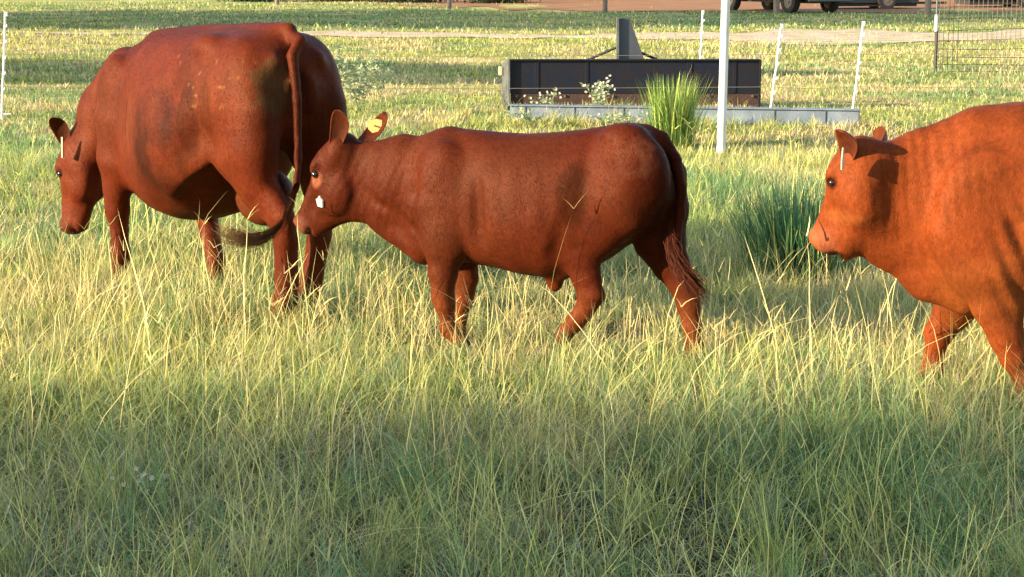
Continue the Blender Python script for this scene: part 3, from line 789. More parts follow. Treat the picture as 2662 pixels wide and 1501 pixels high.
# ------------------------------------------------------------------ right-hand cow
def make_heifer():
    g = ground_at(2700, 1012); g[2] = 0
    B = Beast(g, math.radians(-6))
    P = B.px
    sd = SDF((-1.35, -.50, -.03), (1.45, .50, 1.36), .012)
    rows = []
    for x, t, b, w in ((2290, 500, 600, .03), (2305, 440, 670, .09), (2340, 360, 720, .15), (2400, 300, 760, .20), (2470, 268, 772, .235), (2540, 256, 776, .27), (2640, 258, 784, .31), (2780, 262, 800, .335),
                       (2950, 262, 806, .34), (3080, 260, 780, .32), (3200, 256, 735, .28), (3290, 262, 700, .26), (3350, 285, 660, .21), (3385, 330, 620, .14), (3400, 380, 560, .06), (3406, 430, 520, .02)):
        p, q = P(x, t), P(x, b); rows.append(((p[0] + q[0]) / 2, p[2], q[2], w))
    sd.loft(rows, k=.03, power=2.25, wide=.10)
    sd.cone(P(2430, 500), P(2330, 500), .17, .33, .14, .27, k=.06); sd.cone(P(2330, 500), P(2225, 482), .14, .26, .085, .165, k=.06)
    sd.ell(P(2350, 690), (.10, .06, .10), k=.05)                       # dewlap and brisket
    sd.cone(P(2215, 620), P(2340, 690), .03, .06, .06, .10, k=.05)
    sd.cone(P(2330, 690), P(2430, 740), .06, .07, .10, .08, k=.05)
    for s_ in (-1, 1):
        sd.ell(P(2470, 560, s_ * .20), (.18, .07, .28), k=.06)
        sd.ell(P(3230, 420, s_ * .17), (.24, .12, .26), k=.06)
        sd.ell(P(3150, 275, s_ * .20), (.08, .05, .05), k=.06)
    sd.cone(P(2560, 580, -.33), P(2600, 740, -.33), .045, .02, k=.06, op='s')
    B.leg(sd, [(2460, 560, -.17, .09, .20), (2490, 680, -.18, .085, .145), (2512, 770, -.18, .068, .100), (2532, 850, -.18, .058, .068), (2552, 900, -.18, .056, .058), (2572, 945, -.18, .038, .040), (2590, 985, -.18, .045, .048), (2604, 1003, -.18, .04, .042), (2610, 1020, -.18, .05, .052)])
    B.leg(sd, [(2450, 640, .15, .09, .16), (2430, 740, .16, .075, .105), (2395, 790, .16, .058, .078), (2362, 838, .16, .050, .058), (2352, 880, .16, .036, .040), (2346, 925, .16, .044, .046), (2336, 948, .16, .04, .042), (2328, 966, .16, .05, .055)])
    B.leg(sd, [(3230, 430, -.15, .12, .24), (3200, 560, -.17, .11, .22), (3170, 680, -.18, .085, .15), (3210, 780, -.18, .060, .090), (3260, 850, -.18, .048, .068), (3250, 920, -.18, .040, .045), (3240, 975, -.18, .046, .048), (3225, 1015, -.18, .05, .055)])
    B.leg(sd, [(3230, 430, .15, .12, .24), (3220, 560, .17, .11, .20), (3230, 680, .18, .085, .14), (3290, 760, .18, .060, .090), (3340, 820, .18, .048, .065), (3345, 890, .18, .040, .045), (3340, 945, .18, .046, .048), (3330, 975, .18, .05, .055)])
    poll = P(2124, 350, -.03); nose = P(2036, 600, .07)
    U = nose - poll; L = np.linalg.norm(U); U /= L
    hy = math.radians(32)
    W = np.array((math.sin(hy), math.cos(hy), 0.)); W -= U * (W @ U); W /= np.linalg.norm(W)
    Vn = np.cross(W, U); Vn = Vn if Vn[0] < 0 else -Vn
    O = poll; L *= 1.0
    H = head(sd, O, U, Vn, W, L, k=.026, open_mouth=.03, heavy=1.0)
    sd.cone(H(.20, -.34), P(2265, 480, .02), .075, .14, .11, .22, k=.06)
    sd.cone(H(.50, -.46), P(2270, 590, .0), .06, .07, .07, .12, k=.05); sd.cone(H(.82, -.33), P(2240, 615, .0), .045, .045, .05, .07, k=.05)
    ex = []
    e1b, e2b = H(.14, -.17, -.15), H(.08, -.24, .14)
    wl = lambda *v: B.R.T @ np.array(v)
    outer, innr = np.array([.15, .034, .011]), np.array([.055, .014, .006])
    v, q, inn = ear_mesh(e1b, P(2114, 332, -.22), wl(-.70, -.70, -.05), .054, cup=.26, thick=.008)
    ex.append((v, q, earcol(inn, innr, outer)))
    v, q, inn = ear_mesh(e2b, P(2196, 332, .27), wl(-.5, .6, .3), .060, cup=.25, thick=.008)
    ex.append((v, q, earcol(inn, innr, outer * .7)))  # far ear in a dimmer copy of the colour, its shade painted in
    hoofs = [P(2610, 1020, -.18), P(2328, 966, .16), P(3225, 1015, -.18), P(3330, 975, .18)]
    def disp(V, N):
        d = (fbm(V, 5, 3, 13.) - .5) * .009
        nk = ball_mask(V, P(2320, 450), (.34, .5, .34))
        d = d + nk * .0013 * np.sin((V[:, 0] + V[:, 2] * .12) * 135 + 5 * fbm(V, 4, 2, 1.))
        ch = ball_mask(V, P(2240, 600), (.22, .4, .14))
        d = d + ch * .010 * (fbm(V * np.array((1.2, 1, .6)), 14, 2, 5.) - .5)
        ax = ball_mask(V, P(2570, 650, -.25), (.16, .3, .30))
        d = d + ax * .005 * np.sin((V[:, 0] * .8 + V[:, 2] * .5) * 85 + 3 * fbm(V, 4, 2, 6.))
        hd = ball_mask(V, H(.62, -.25), (.15, .3, .15)); d = d + hd * .0006 * np.sin((V @ Vn) * 170 + 4 * fbm(V, 9, 2, 2.))
        return d
    def colour(V, N):
        c = coat(V, N, (.168, .0330, .0074), seed=7.0, patch=.06)
        mz = ball_mask(V, H(1.0, -.14), (.12, .14, .12)); c = c * (1 - mz[:, None] * .7) + np.array([.24, .07, .03]) * mz[:, None] * .7
        md = ball_mask(V, H(.99, -.34, -.10), (.060, .10, .020)); c = c * (1 - md[:, None] * .8)
        jw = ball_mask(V, H(.60, -.34), (.14, .14, .05)); c = c * (1 - jw[:, None] * .25) + np.array([.40, .13, .035]) * jw[:, None] * .25
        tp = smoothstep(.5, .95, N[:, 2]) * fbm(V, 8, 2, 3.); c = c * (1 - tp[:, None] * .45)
        for w_ in (-.085, .085):
            nm = ball_mask(V, H(1.035, -.095, w_ * 1.2), (.020,) * 3); c = c * (1 - nm[:, None] * .8)
        lid = ball_mask(V, H(.36, -.11, -.19), (.036, .05, .030)); c = c * (1 - lid[:, None] * .85)
        for p in hoofs:
            m = ball_mask(V, p, (.09, .09, .05)); c = c * (1 - m[:, None]) + np.array([.06, .035, .02]) * m[:, None]
        sp_ = (fbm(V, 55, 2, 8.) > .66) * ball_mask(V, P(2420, 400), (.45, .6, .3)); c = c * (1 - sp_[:, None] * .12)
        return c
    root = B.finish('cow', sd, ex, 3, disp, colour, dict(label='orange red cow at the right edge, walking left with its mouth open', cat='cow', group='red cattle crossing the pasture'))
    for s_ in (-1, 1): uvsphere('eye', H(.36, -.11, s_ * .168), L * .033, M['eye'], root)
    a = P(2121, 372, -.235); b = P(2122, 440, -.225)
    t = MB(); t.prism([(-.006, 0), (.006, 0), (.016, -.045), (.016, -.085), (-.016, -.085), (-.016, -.045)], a, (b - a) * 0 + np.array((.35, .9, 0)), (0, -.05, 1), (.004, -.001, 0))
    t = t.build('ear_tag', M['white_tag'], root); t['label'] = 'pale ear tag hanging edge-on'
    tail = [P(3395, 300) , P(3425, 420), P(3430, 560), P(3425, 700)]
    tl = MB().tube(tail, [.035, .028, .022, .02], 10).build('tail', M['coat'], root, smooth=True)
    ca = tl.data.color_attributes.new('tint', 'FLOAT_COLOR', 'POINT')
    for d in ca.data: d.color = (.18, .04, .01, 1)
    return B, root, H, L
B2, cow_r, HR, LR = make_heifer()
print('cow r', time.time() - T0)
# ------------------------------------------------------------------ left-hand cow, seen from behind its left hip, grazing
def make_cow():
    hf = ground_at(716, 815)           # left hind hoof
    yaw = math.radians(-53)
    B = Beast((0, 0, 0), yaw)
    off = B.R @ np.array((.86, -.10, 0)); B.loc = np.array((hf[0], hf[1], 0)) - off
    sd = SDF((-1.75, -.70, -.03), (1.02, .58, 1.56), .0125)
    st_ = [(-1.02, 1.00, .80, .04), (-.98, 1.12, .68, .12), (-.89, 1.22, .56, .19), (-.76, 1.31, .50, .235), (-.60, 1.345, .45, .265), (-.36, 1.385, .41, .33), (-.10, 1.405, .40, .39), (.12, 1.41, .46, .405),
           (.34, 1.42, .70, .38), (.50, 1.425, .82, .34), (.66, 1.425, .82, .30), (.76, 1.41, .88, .26), (.83, 1.36, .94, .21), (.88, 1.27, 1.0, .13), (.905, 1.18, 1.05, .05)]
    sd.loft(st_, k=.03, power=2.35, wide=.14)
    for s_ in (-1, 1):
        sd.ell((-.72, s_ * .20, .95), (.19, .08, .30), k=.07)          # shoulder
        sd.ell((.42, s_ * .245, 1.335), (.12, .06, .06), k=.08)        # hook
        sd.ell((.84, s_ * .12, 1.27), (.05, .04, .05), k=.06)          # pin
        sd.ell((.64, s_ * .185, 1.08), (.24, .135, .30), k=.07)        # haunch
        sd.ell((.74, s_ * .19, .88), (.17, .115, .28), k=.06)          # buttock
    sd.cone((-.62, 0, 1.335), (.80, 0, 1.43), .03, .03, .035, .03, k=.07)   # spine ridge
    sd.ell((.20, -.445, 1.17), (.14, .10, .16), k=.10, op='s')          # hollow before the hook
    sd.ell((-.42, -.385, .95), (.04, .06, .28), k=.07, op='s')
    sd.ell((.895, 0, 1.02), (.05, .03, .28), k=.05, op='s')            # cleft under the tail
    # udder
    sd.ell((.40, 0.07, .57), (.19, .14, .15), k=.03)
    sd.cone((.12, -.33, .66), (.50, -.29, .84), .03, .07, .03, .06, k=.06)   # flank fold
    # brisket
    sd.ell((-.66, 0, .52), (.17, .09, .12), k=.05)
    # neck going down, turned a little towards the left
    sd.cone((-.90, 0, 1.02), (-1.14, -.06, .88), .19, .28, .145, .215, k=.07)
    L = .53
    Yp = (B.R @ np.array((-1.30, -.14, .77)) + B.loc)[1]
    poll = B.toloc(at_dist(172, 352, Yp)); nose = B.toloc(at_dist(160, 582, Yp - .03)); print('cow1 poll local', poll, nose)
    U = nose - poll; L = np.linalg.norm(U); U /= L
    W = B.R.T @ np.array((.62, .78, 0)); W -= U * (W @ U); W /= np.linalg.norm(W)
    Vn = np.cross(W, U); Vn = Vn if Vn[0] < 0 else -Vn
    H = head(sd, poll, U, Vn, W, L, k=.028)
    sd.cone(H(.18, -.30), np.array((-1.14, -.06, .88)), .11, .15, .145, .20, k=.06)
    # legs
    def leg(P, k=.035): B.leg_local(sd, [(np.array(p), a, b) for p, a, b in P], k)
    leg([((.66, -.19, 1.02), .12, .25), ((.68, -.20, .82), .11, .20), ((.76, -.17, .66), .08, .125), ((.90, -.13, .53), .055, .085), ((.91, -.115, .42), .056, .066), ((.89, -.10, .22), .054, .059), ((.875, -.10, .13), .060, .063), ((.85, -.10, .07), .055, .058), ((.83, -.10, .03), .06, .065)])
    leg([((.66, .19, 1.02), .12, .25), ((.70, .20, .82), .11, .18), ((.74, .18, .66), .075, .12), ((.86, .12, .53), .055, .085), ((.87, .10, .42), .056, .066), ((.84, .075, .22), .054, .058), ((.82, .07, .13), .060, .063), ((.79, .07, .07), .05, .054), ((.77, .07, .03), .06, .065)])
    leg([((-.72, -.20, .90), .09, .21), ((-.73, -.21, .68), .085, .15), ((-.76, -.20, .52), .068, .095), ((-.78, -.19, .40), .068, .078), ((-.78, -.18, .28), .050, .055), ((-.78, -.18, .15), .056, .060), ((-.80, -.18, .08), .046, .050), ((-.82, -.18, .03), .06, .065)])
    leg([((-.66, .19, .90), .09, .21), ((-.55, .19, .68), .08, .15), ((-.45, .17, .54), .070, .105), ((-.40, .15, .42), .064, .075), ((-.33, .14, .28), .052, .056), ((-.26, .13, .15), .050, .052), ((-.25, .13, .08), .046, .050), ((-.27, .13, .03), .06, .065)])
    # tail hangs down the rear, then is swung to the left by the switch
    def near(px, py, d):      # picture point at a depth just behind the rump
        return B.toloc(at_dist(px, py, d))
    root_t = np.array((.82, 0, 1.39))
    dT = (B.R @ np.array((.95, 0, 1)) + B.loc)[1]
    tl = [root_t, np.array((.885, .0, 1.37)), near(736, 140, dT + .01), near(748, 250, dT - .05), near(750, 400, dT - .08), near(745, 470, dT - .11), near(728, 530, dT - .16), near(700, 575, dT - .24), near(672, 596, dT - .28)]
    rr = [.036, .034, .028, .023, .020, .019, .022, .024, .020]
    for i in range(len(tl) - 1): sd.cone(tl[i], tl[i + 1], rr[i], rr[i], rr[i + 1], rr[i + 1], k=.014)
    ex = []
    outer, innr = np.array([.10, .022, .008]), np.array([.04, .012, .005])
    e1b, e2b = H(.10, -.18, -.14), H(.07, -.20, .14)
    t1 = B.toloc(at_dist(130, 297, (B.R @ e1b + B.loc)[1] - .08)); wl = lambda *v: B.R.T @ np.array(v)
    v, q, inn = ear_mesh(e1b, t1, wl(-.25, -.95, .1), .052, cup=.34, thick=.008)
    ex.append((v, q, earcol(inn, innr, outer)))
    t2 = B.toloc(at_dist(205, 293, (B.R @ e2b + B.loc)[1] + .10))
    v, q, inn = ear_mesh(e2b, t2, wl(.3, -.9, .1), .045, cup=.25, thick=.008)
    ex.append((v, q, earcol(inn, innr * .6, outer * .5)))  # far ear colours darkened to carry its shade
    def disp(V, N):
        d = (fbm(V, 4, 3, 23.) - .5) * .012
        rb = ball_mask(V, (-.12, -.4, 1.0), (.42, .3, .36)); d = d + rb * .0018 * np.sin(V[:, 0] * 48 + V[:, 2] * 6)
        th = ball_mask(V, (.64, -.3, .86), (.26, .3, .36)); d = d + th * .010 * (fbm(V * np.array((1.6, 1, .5)), 9, 2, 4.) - .5)
        fk = ball_mask(V, (.38, -.38, .80), (.20, .3, .24)); d = d + fk * .016 * (fbm(V, 9, 2, 6.) - .5)
        return d
    def colour(V, N):
        c = coat(V, N, (.080, .0128, .0036), seed=12., patch=.13)
        def mul(m, f):
            nonlocal c; c = c * (1 - m[:, None] * (1 - np.array(f)))
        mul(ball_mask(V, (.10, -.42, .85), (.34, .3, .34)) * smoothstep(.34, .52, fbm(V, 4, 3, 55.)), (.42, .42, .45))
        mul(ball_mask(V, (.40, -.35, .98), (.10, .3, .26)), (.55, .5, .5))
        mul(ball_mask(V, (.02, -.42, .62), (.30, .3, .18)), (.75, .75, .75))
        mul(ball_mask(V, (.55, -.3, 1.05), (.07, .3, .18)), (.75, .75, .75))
        mn = ball_mask(V, (.84, -.16, 1.16), (.13, .16, .22)) * smoothstep(.36, .60, fbm(V, 9, 3, 5.))      # dried manure by the tail
        c = c * (1 - mn[:, None] * .6) + np.array([.050, .034, .012]) * mn[:, None] * .6
        df = (fbm(V, 40, 2, 44.) > .80) * ball_mask(V, (.45, -.3, 1.2), (.5, .4, .3)); c = c * (1 - df[:, None] * .4) + np.array([.24, .10, .035]) * df[:, None] * .4
        mul(smoothstep(.86, .93, V[:, 0]) * 0 + ball_mask(V, (.98, .1, 1.0), (.14, .4, .5)), (.6, .6, .6))  # rear darkened in colour for the shade on the buttocks
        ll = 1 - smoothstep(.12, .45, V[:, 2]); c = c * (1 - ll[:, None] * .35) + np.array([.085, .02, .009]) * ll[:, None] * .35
        mz = ball_mask(V, H(1.0, -.14), (.12, .14, .10)); c = c * (1 - mz[:, None] * .6) + np.array([.07, .022, .012]) * mz[:, None] * .6
        for w_ in (-.085, .085):
            nm = ball_mask(V, H(1.0, -.065, w_), (.020,) * 3); c = c * (1 - nm[:, None] * .8)
        lid = ball_mask(V, H(.36, -.11, -.19), (.036, .05, .030)); mul(lid, (.2, .2, .2))
        ud = ball_mask(V, (.36, 0, .52), (.24, .2, .15)); c = c * (1 - ud[:, None] * .5) + np.array([.11, .032, .012]) * ud[:, None] * .5
        return c
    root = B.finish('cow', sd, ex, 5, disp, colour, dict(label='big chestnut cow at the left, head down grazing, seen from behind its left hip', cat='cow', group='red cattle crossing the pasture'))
    for s_ in (-1, 1): uvsphere('eye', H(.36, -.11, s_ * .170), L * .034, M['eye'], root)
    Yt = (B.R @ e1b + B.loc)[1] - .13
    a = B.toloc(at_dist(156, 345, Yt)); b = B.toloc(at_dist(156, 397, Yt - .01))
    t = MB(); Lt = np.linalg.norm(b - a)
    t.prism([(-.004, 0), (.004, 0), (.013, -Lt * .75), (.014, -Lt), (-.014, -Lt), (-.012, -Lt * .75)], a, (.72, -.69, 0), (0, 0, 1), (.006, .006, 0))
    t = t.build('ear_tag', M['white_tag'], root); t['label'] = 'pale yellow ear tag hanging edge-on'
    # switch of the tail, swept to the left
    strands(root, [near(735, 505, dT - .16), near(716, 555, dT - .22), near(690, 585, dT - .27), near(655, 604, dT - .30), near(620, 606, dT - .30), near(585, 596, dT - .30), near(555, 575, dT - .29)], 420, .009, np.array([.12, .065, .032]), w=.0014, grow=3.0)
    return B, root, H, L
B3, cow_l, HL, LL = make_cow()
print('cow l', time.time() - T0)
# ------------------------------------------------------------------ box blade implement
def gz(p): return ground_h(np.array([p[0]]), np.array([p[1]]))[0]
def hz_at(px, py, Y): return at_dist(px, py, Y)
Yb = ground_at(1600, 276)[1]
Lb, Rb = at_dist(1281, 265, Yb), at_dist(1910, 265, Yb); Tb = at_dist(1281, 151, Yb)[2]
Wb = Rb[0] - Lb[0]; xc = (Rb[0] + Lb[0]) / 2
blade = empty('box_scraper', (xc, Yb, 0), 0, label='dark blue box scraper implement lying in the grass behind the calf', cat='box scraper')
zr = .19
MB().box((0, .02, (Tb + zr) / 2), (Wb - .02, .02, Tb - zr)).build('mouldboard', M['navy'], blade, bevel=.003)
MB().box((0, .035, zr / 2 + .01), (Wb - .03, .03, zr)).build('cutting_edge', M['rust'], blade, bevel=.003)
MB().box((0, .01, Tb + .0), (Wb, .09, .018)).build('top_rail', M['navy'], blade, bevel=.003)
# end plates run back; the left one shows its grey outer face
xL = at_dist(1256, 200, Yb + .62)[0] - xc
MB().prism([(0, .03), (.70, .03), (.66, Tb - .06), (.06, Tb), (0, Tb)], (-Wb / 2, .0, 0), (xL + Wb / 2, .62, 0), (0, 0, 1), (.014, 0, 0)).build('end_plate', M['greysteel'], blade)
MB().prism([(0, .03), (.70, .03), (.66, Tb - .06), (.06, Tb), (0, Tb)], (Wb / 2, .0, 0), (0, .62, 0), (0, 0, 1), (.014, 0, 0)).build('end_plate', M['greysteel'], blade)
MB().box((-Wb / 2, -.02, Tb / 2), (.02, .05, Tb)).build('end_flange', M['greysteel'], blade)
MB().box((Wb / 2, -.02, Tb / 2), (.02, .05, Tb)).build('end_flange', M['navy'], blade)
lp = at_dist(1260, 178, Yb + .4); MB().box((lp[0] - xc - .005, .36, lp[2]), (.03, .10, .10), rz=.15).build('decal', M['white_tag'], blade)
# hitch mast
Ym = Yb + .12
def q(px, py, dy=.12): p = at_dist(px, py, Yb + dy); return (p[0] - xc, p[2])
m1, m2, m3, m4 = q(1555, 152), q(1556, 46), q(1583, 46), q(1621, 152)
MB().prism([m1, m2, m3, m4], (0, .12, 0), (1, 0, 0), (0, 0, 1), (0, .10, 0)).build('hitch_mast', M['slate'], blade, bevel=.004)
MB().prism([q(1550, 152), q(1551, 43), (q(1556, 43)[0] + .0, q(1556, 43)[1]), q(1556, 152)], (0, .10, 0), (1, 0, 0), (0, 0, 1), (0, .16, 0)).build('mast_flange', M['greysteel'], blade)
for a, b in (((1553, 119), (1476, 152)), ((1614, 134), (1662, 152))):
    pa, pb = q(*a), q(*b); MB().tube([(pa[0], .14, pa[1]), (pb[0], .25, pb[1] - .01)], .016, 8).build('brace', M['navy'], blade)
for px in (1330, 1600, 1860):
    s = q(px, 160); MB().box((s[0], .10, Tb * .45), (.03, .12, Tb * .7)).build('shank', M['rust'], blade)

for px in (1300, 1420, 1540, 1660, 1780, 1890):
    s = q(px, 250); MB().tube([(s[0], .0, zr - .03), (s[0], .022, zr - .03)], .016, 8).build('bolt', M['greysteel'], blade)
for px, w_ in ((1350, .05), (1475, .04), (1732, .06), (1845, .04)):
    s = q(px, 200); MB().box((s[0], .006, (Tb + zr) / 2), (w_, .012, (Tb - zr) * .96)).build('gusset', M['navy'], blade, bevel=.002)

# steel beam lying in front of it
a, b = ground_at(1281, 307), ground_at(2160, 320)
beam_a, beam_b = Vector((a[0], a[1], .02)), Vector((b[0], b[1], .02))
d = (beam_b - beam_a); ln = d.length; mid = (beam_a + beam_b) / 2; ang = math.atan2(d.y, d.x)
bm_ = empty('steel_beam', (mid.x, mid.y, 0), ang, label='long pale blue grey steel beam lying in the grass before the box scraper', cat='steel beam')
hb = at_dist(1281, 267, a[1])[2]
MB().box((0, 0, hb / 2 + .005), (ln, .10, hb)).build('beam_body', M['galv'], bm_, bevel=.006)
MB().box((0, -.01, hb + .012), (ln + .01, .14, .012)).build('flange', M['galv'], bm_)
for s_ in (-1, 1): MB().box((s_ * (ln / 2 + .006), 0, hb / 2 + .01), (.01, .13, hb * .98)).build('end_cap', M['greysteel'], bm_)
for k in range(7): MB().box((-ln / 2 + ln * (k + .35) / 7, -.055, hb / 2), (.008, .012, hb * .96)).build('weld_rib', M['greysteel'], bm_)

# ------------------------------------------------------------------ white step-in fence posts with polywire
Yf = ground_at(2150, 300)[1]
def step_post(xt, yt, xb, yb, Y, label):
    tp, bt = at_dist(xt, yt, Y), at_dist(xb, yb, Y)
    f = (0 - bt[2]) / (tp[2] - bt[2]); base = bt + (tp - bt) * f
    r = empty('fence_post', tuple(base), 0, label=label, cat='fence post', group='white plastic step-in fence posts')
    P = lambda t: Vector(tp - base) * t
    m = MB(); n = 9
    m.tube([P(k / n) + Vector((rng.normal(0, .003), 0, 0)) for k in range(n + 1)], [.013] * n + [.012], 8); m.build('shaft', M['plastic'], r, smooth=True)
    for k in range(5):
        t = .28 + .15 * k; p = P(t); MB().tube([p, p + Vector((.022, -.012, .006)), p + Vector((.026, -.015, .03))], [.008, .007, .005], 6).build('wire_clip', M['plastic'], r)
    MB().box(P(1.0) + Vector((.004, 0, .0)), (.036, .02, .05), rz=.2).build('post_head', M['plastic'], r, bevel=.004)
    MB().box((.05, 0, .06), (.10, .012, .012)).build('foot_step', M['plastic'], r)
    return r, base, tp
fp = [step_post(14, 36, 5, 292, ground_at(5, 300)[1], 'white plastic fence post at the far left edge beside the grazing cow'),
      step_post(1966, 66, 1938, 282, Yf, 'white plastic fence post leaning over the beam, nearer the white pole'),
      step_post(2172, 60, 2145, 283, Yf, 'white plastic fence post leaning at the right end of the beam')]
step_post(1768, 31, 1761, 165, 26.3, 'white plastic fence post standing behind the box scraper, left of the white pole')
for zf, nm in ((.72, 'upper'), (.36, 'lower')):
    pts = []
    order = sorted(fp, key=lambda q_: q_[1][0])
    A = [(-40, 24)] + [(q_[1] + (q_[2] - q_[1]) * (zf / q_[2][2]))[:2] for q_ in order] + [(30, 20)]
    P3 = []
    for (p, q_) in zip(A[:-1], A[1:]):
        for k in range(10):
            t = k / 10; P3.append((p[0] + (q_[0] - p[0]) * t, p[1] + (q_[1] - p[1]) * t, zf - .02 * math.sin(math.pi * t)))
    P3.append((A[-1][0], A[-1][1], zf))
    w = MB().tube(P3, .0030, 5).build('fence_wire', M['polywire'])
    tag(w, '%s strand of thin wire strung between the white plastic fence posts' % nm, 'wire', 'polywire strands')

# tall white pole
pb = ground_at(1814, 383); Yp_ = pb[1]; pt = at_dist(1827, -40, Yp_)
pole = empty('pole', (pb[0], pb[1], 0), 0, label='tall white plastic pole standing in front of the box scraper', cat='pole')
dv = Vector(pt - pb); dv = dv * (2.35 / dv.z)
MB().tube([Vector((0, 0, -.02)), dv * .5, dv], [.040, .040, .040], 16).build('pipe', M['pvc'], pole, smooth=True)
MB().tube([dv, dv + dv.normalized() * .05], [.047, .045], 16).build('cap', M['pvc'], pole, smooth=True)
MB().tube([Vector((0, 0, -.02)), dv * .022], [.046, .044], 16).build('base_socket', M['pvc'], pole, smooth=True)

# ------------------------------------------------------------------ dark post with woven wire fence, right
tb = ground_at(2352, 192); Yt = tb[1]
tp_ = empty('metal_post', (tb[0], tb[1], 0), 0, label='dark metal fence post with a white sleeve at the right', cat='fence post')
def zt(py): return at_dist(2352, py, Yt)[2]
MB().tube([(0, 0, -.02), (0, 0, zt(78))], .026, 6).build('shaft', M['tpost'], tp_)
MB().tube([(-.012, -.01, zt(79)), (-.012, -.01, zt(38))], .024, 10).build('sleeve', M['plastic'], tp_, smooth=True)
MB().tube([(-.008, 0, zt(38)), (-.008, 0, 1.75)], .015, 6).build('upper_rod', M['greysteel'], tp_)
wf = empty('wire_fence', (tb[0], tb[1] + .05, 0), 0, label='woven wire mesh fence running right from the dark post', cat='wire fence')
Lw = 4.2; vx = np.arange(.05, Lw, .078)
for k, x in enumerate(vx):
    t = x / Lw; yy = .9 * t
    MB().tube([(x, yy, .03), (x + rng.normal(0, .004), yy, 1.22)], .0045, 4, caps=False).build('vertical_wire', M['wire'], wf)
for z in (.05, .16, .28, .41, .55, .70, .87, 1.04, 1.21):
    MB().tube([(t * Lw, .9 * t + .004, z + .012 * math.sin(t * 9 + z * 7)) for t in np.linspace(0, 1, 14)], .0045, 4, caps=False).build('line_wire', M['wire'], wf)
for x in (2.1, 4.2):
    MB().tube([(x, .9 * x / Lw, 0), (x, .9 * x / Lw, 1.35)], .02, 6).build('post', M['tpost'], wf)

# ------------------------------------------------------------------ wooden posts along the lot
wl_ = ['weathered wooden post farthest left along the lot, above the grazing cow', 'weathered wooden post at the top, left of the box scraper', 'weathered wooden post at the top, just left of the hitch mast',
       'weathered wooden post in front of the vehicle wheels', 'weathered wooden post beside the dark metal post at the right']
for (px, py), lb in zip(((697, 17), (1130, 26), (1522, 33), (1953, 38), (2334, 42)), wl_):
    g = ground_at(px, py); r_ = .105 if px > 1900 else .085
    m = MB().tube([(0, 0, -.05), (rng.normal(0, .01), 0, .7), (rng.normal(0, .02), 0, 1.5)], [r_, r_ * .97, r_ * .92], 12)
    o = m.build('wooden_post', M['wood'], smooth=True); o.location = (g[0], g[1], gz(g)); tag(o, lb, 'post', 'wooden posts along the lot')

# ------------------------------------------------------------------ vehicles parked beyond (only their feet reach into the picture)
def wheel(parent, x, y, r, w, yaw=0):
    c = empty('wheel', (x, y, r)); c.parent = parent
    for k in c.keys(): pass
    a = Vector((0, 1, 0)); prof = [(-w / 2, r * .86), (-w / 2 * .9, r * .97), (-w / 4, r), (w / 4, r), (w / 2 * .9, r * .97), (w / 2, r * .86), (w / 2, r * .60), (-w / 2, r * .60)]
    V = []; Fq = []; n = 28; k_ = len(prof)
    for i in range(n):
        t = 2 * math.pi * i / n
        for (yy, rr) in prof: V.append((rr * math.cos(t), yy, rr * math.sin(t)))
    for i in range(n):
        for j in range(k_):
            a_ = i * k_ + j; b_ = i * k_ + (j + 1) % k_; c_ = ((i + 1) % n) * k_ + (j + 1) % k_; d_ = ((i + 1) % n) * k_ + j; Fq.append((a_, d_, c_, b_))
    me = bpy.data.meshes.new('tyre'); me.from_pydata(V, [], Fq); me.update(); link('tyre', me, M['tyre'], c)
    m = MB(); m.tube([(0, -w * .40, 0), (0, w * .40, 0)], r * .60, 20)
    for s_ in (-1, 1):
        m.tube([(0, s_ * w * .40, 0), (0, s_ * w * .48, 0)], r * .22, 12)
        for q_ in range(6):
            t = q_ * math.pi / 3; m.box((r * .42 * math.cos(t), s_ * w * .42, r * .42 * math.sin(t)), (r * .12, w * .06, r * .12))
    m.build('rim', M['rim'], c)
    return c
def pickup(loc, rz, label):
    t = empty('pickup_truck', loc, rz, label=label, cat='truck')
    m = MB(); m.prism([(-2.75, .55), (-2.75, 1.15), (-1.0, 1.18), (-.7, 1.2), (2.2, 1.2), (2.75, 1.05), (2.8, .55), (2.35, .5), (2.25, .85), (1.9, 1.0), (1.5, .98), (1.2, .8), (1.12, .48), (-1.15, .48), (-1.25, .82), (-1.6, 1.0), (-1.95, .98), (-2.2, .8), (-2.3, .5)], (0, 0, 0), (1, 0, 0), (0, 0, 1), (0, 1.9, 0))
    m.build('body', M['truckpaint'], t, bevel=.03)
    MB().prism([(-.75, 1.2), (-.6, 1.78), (.75, 1.8), (1.35, 1.2)], (0, 0, 0), (1, 0, 0), (0, 0, 1), (0, 1.55, 0)).build('cab', M['truckpaint'], t, bevel=.05)
    for s_ in (-1, 1):
        MB().prism([(-.62, 1.26), (-.5, 1.70), (.68, 1.72), (1.12, 1.26)], (0, s_ * .778, 0), (1, 0, 0), (0, 0, 1), (0, .006, 0)).build('window', M['glass'], t)
        MB().box((2.79, s_ * .7, .85), (.05, .35, .18)).build('headlight', M['plastic'], t, bevel=.01)
    MB().box((0, 0, .42), (4.6, .9, .16)).build('chassis', M['tpost'], t)
    MB().box((2.85, 0, .52), (.12, 1.8, .22)).build('bumper', M['greysteel'], t, bevel=.02)
    for x in (-1.75, 1.72):
        for s_ in (-1, 1): wheel(t, x, s_ * .82, .41, .27)
    return t
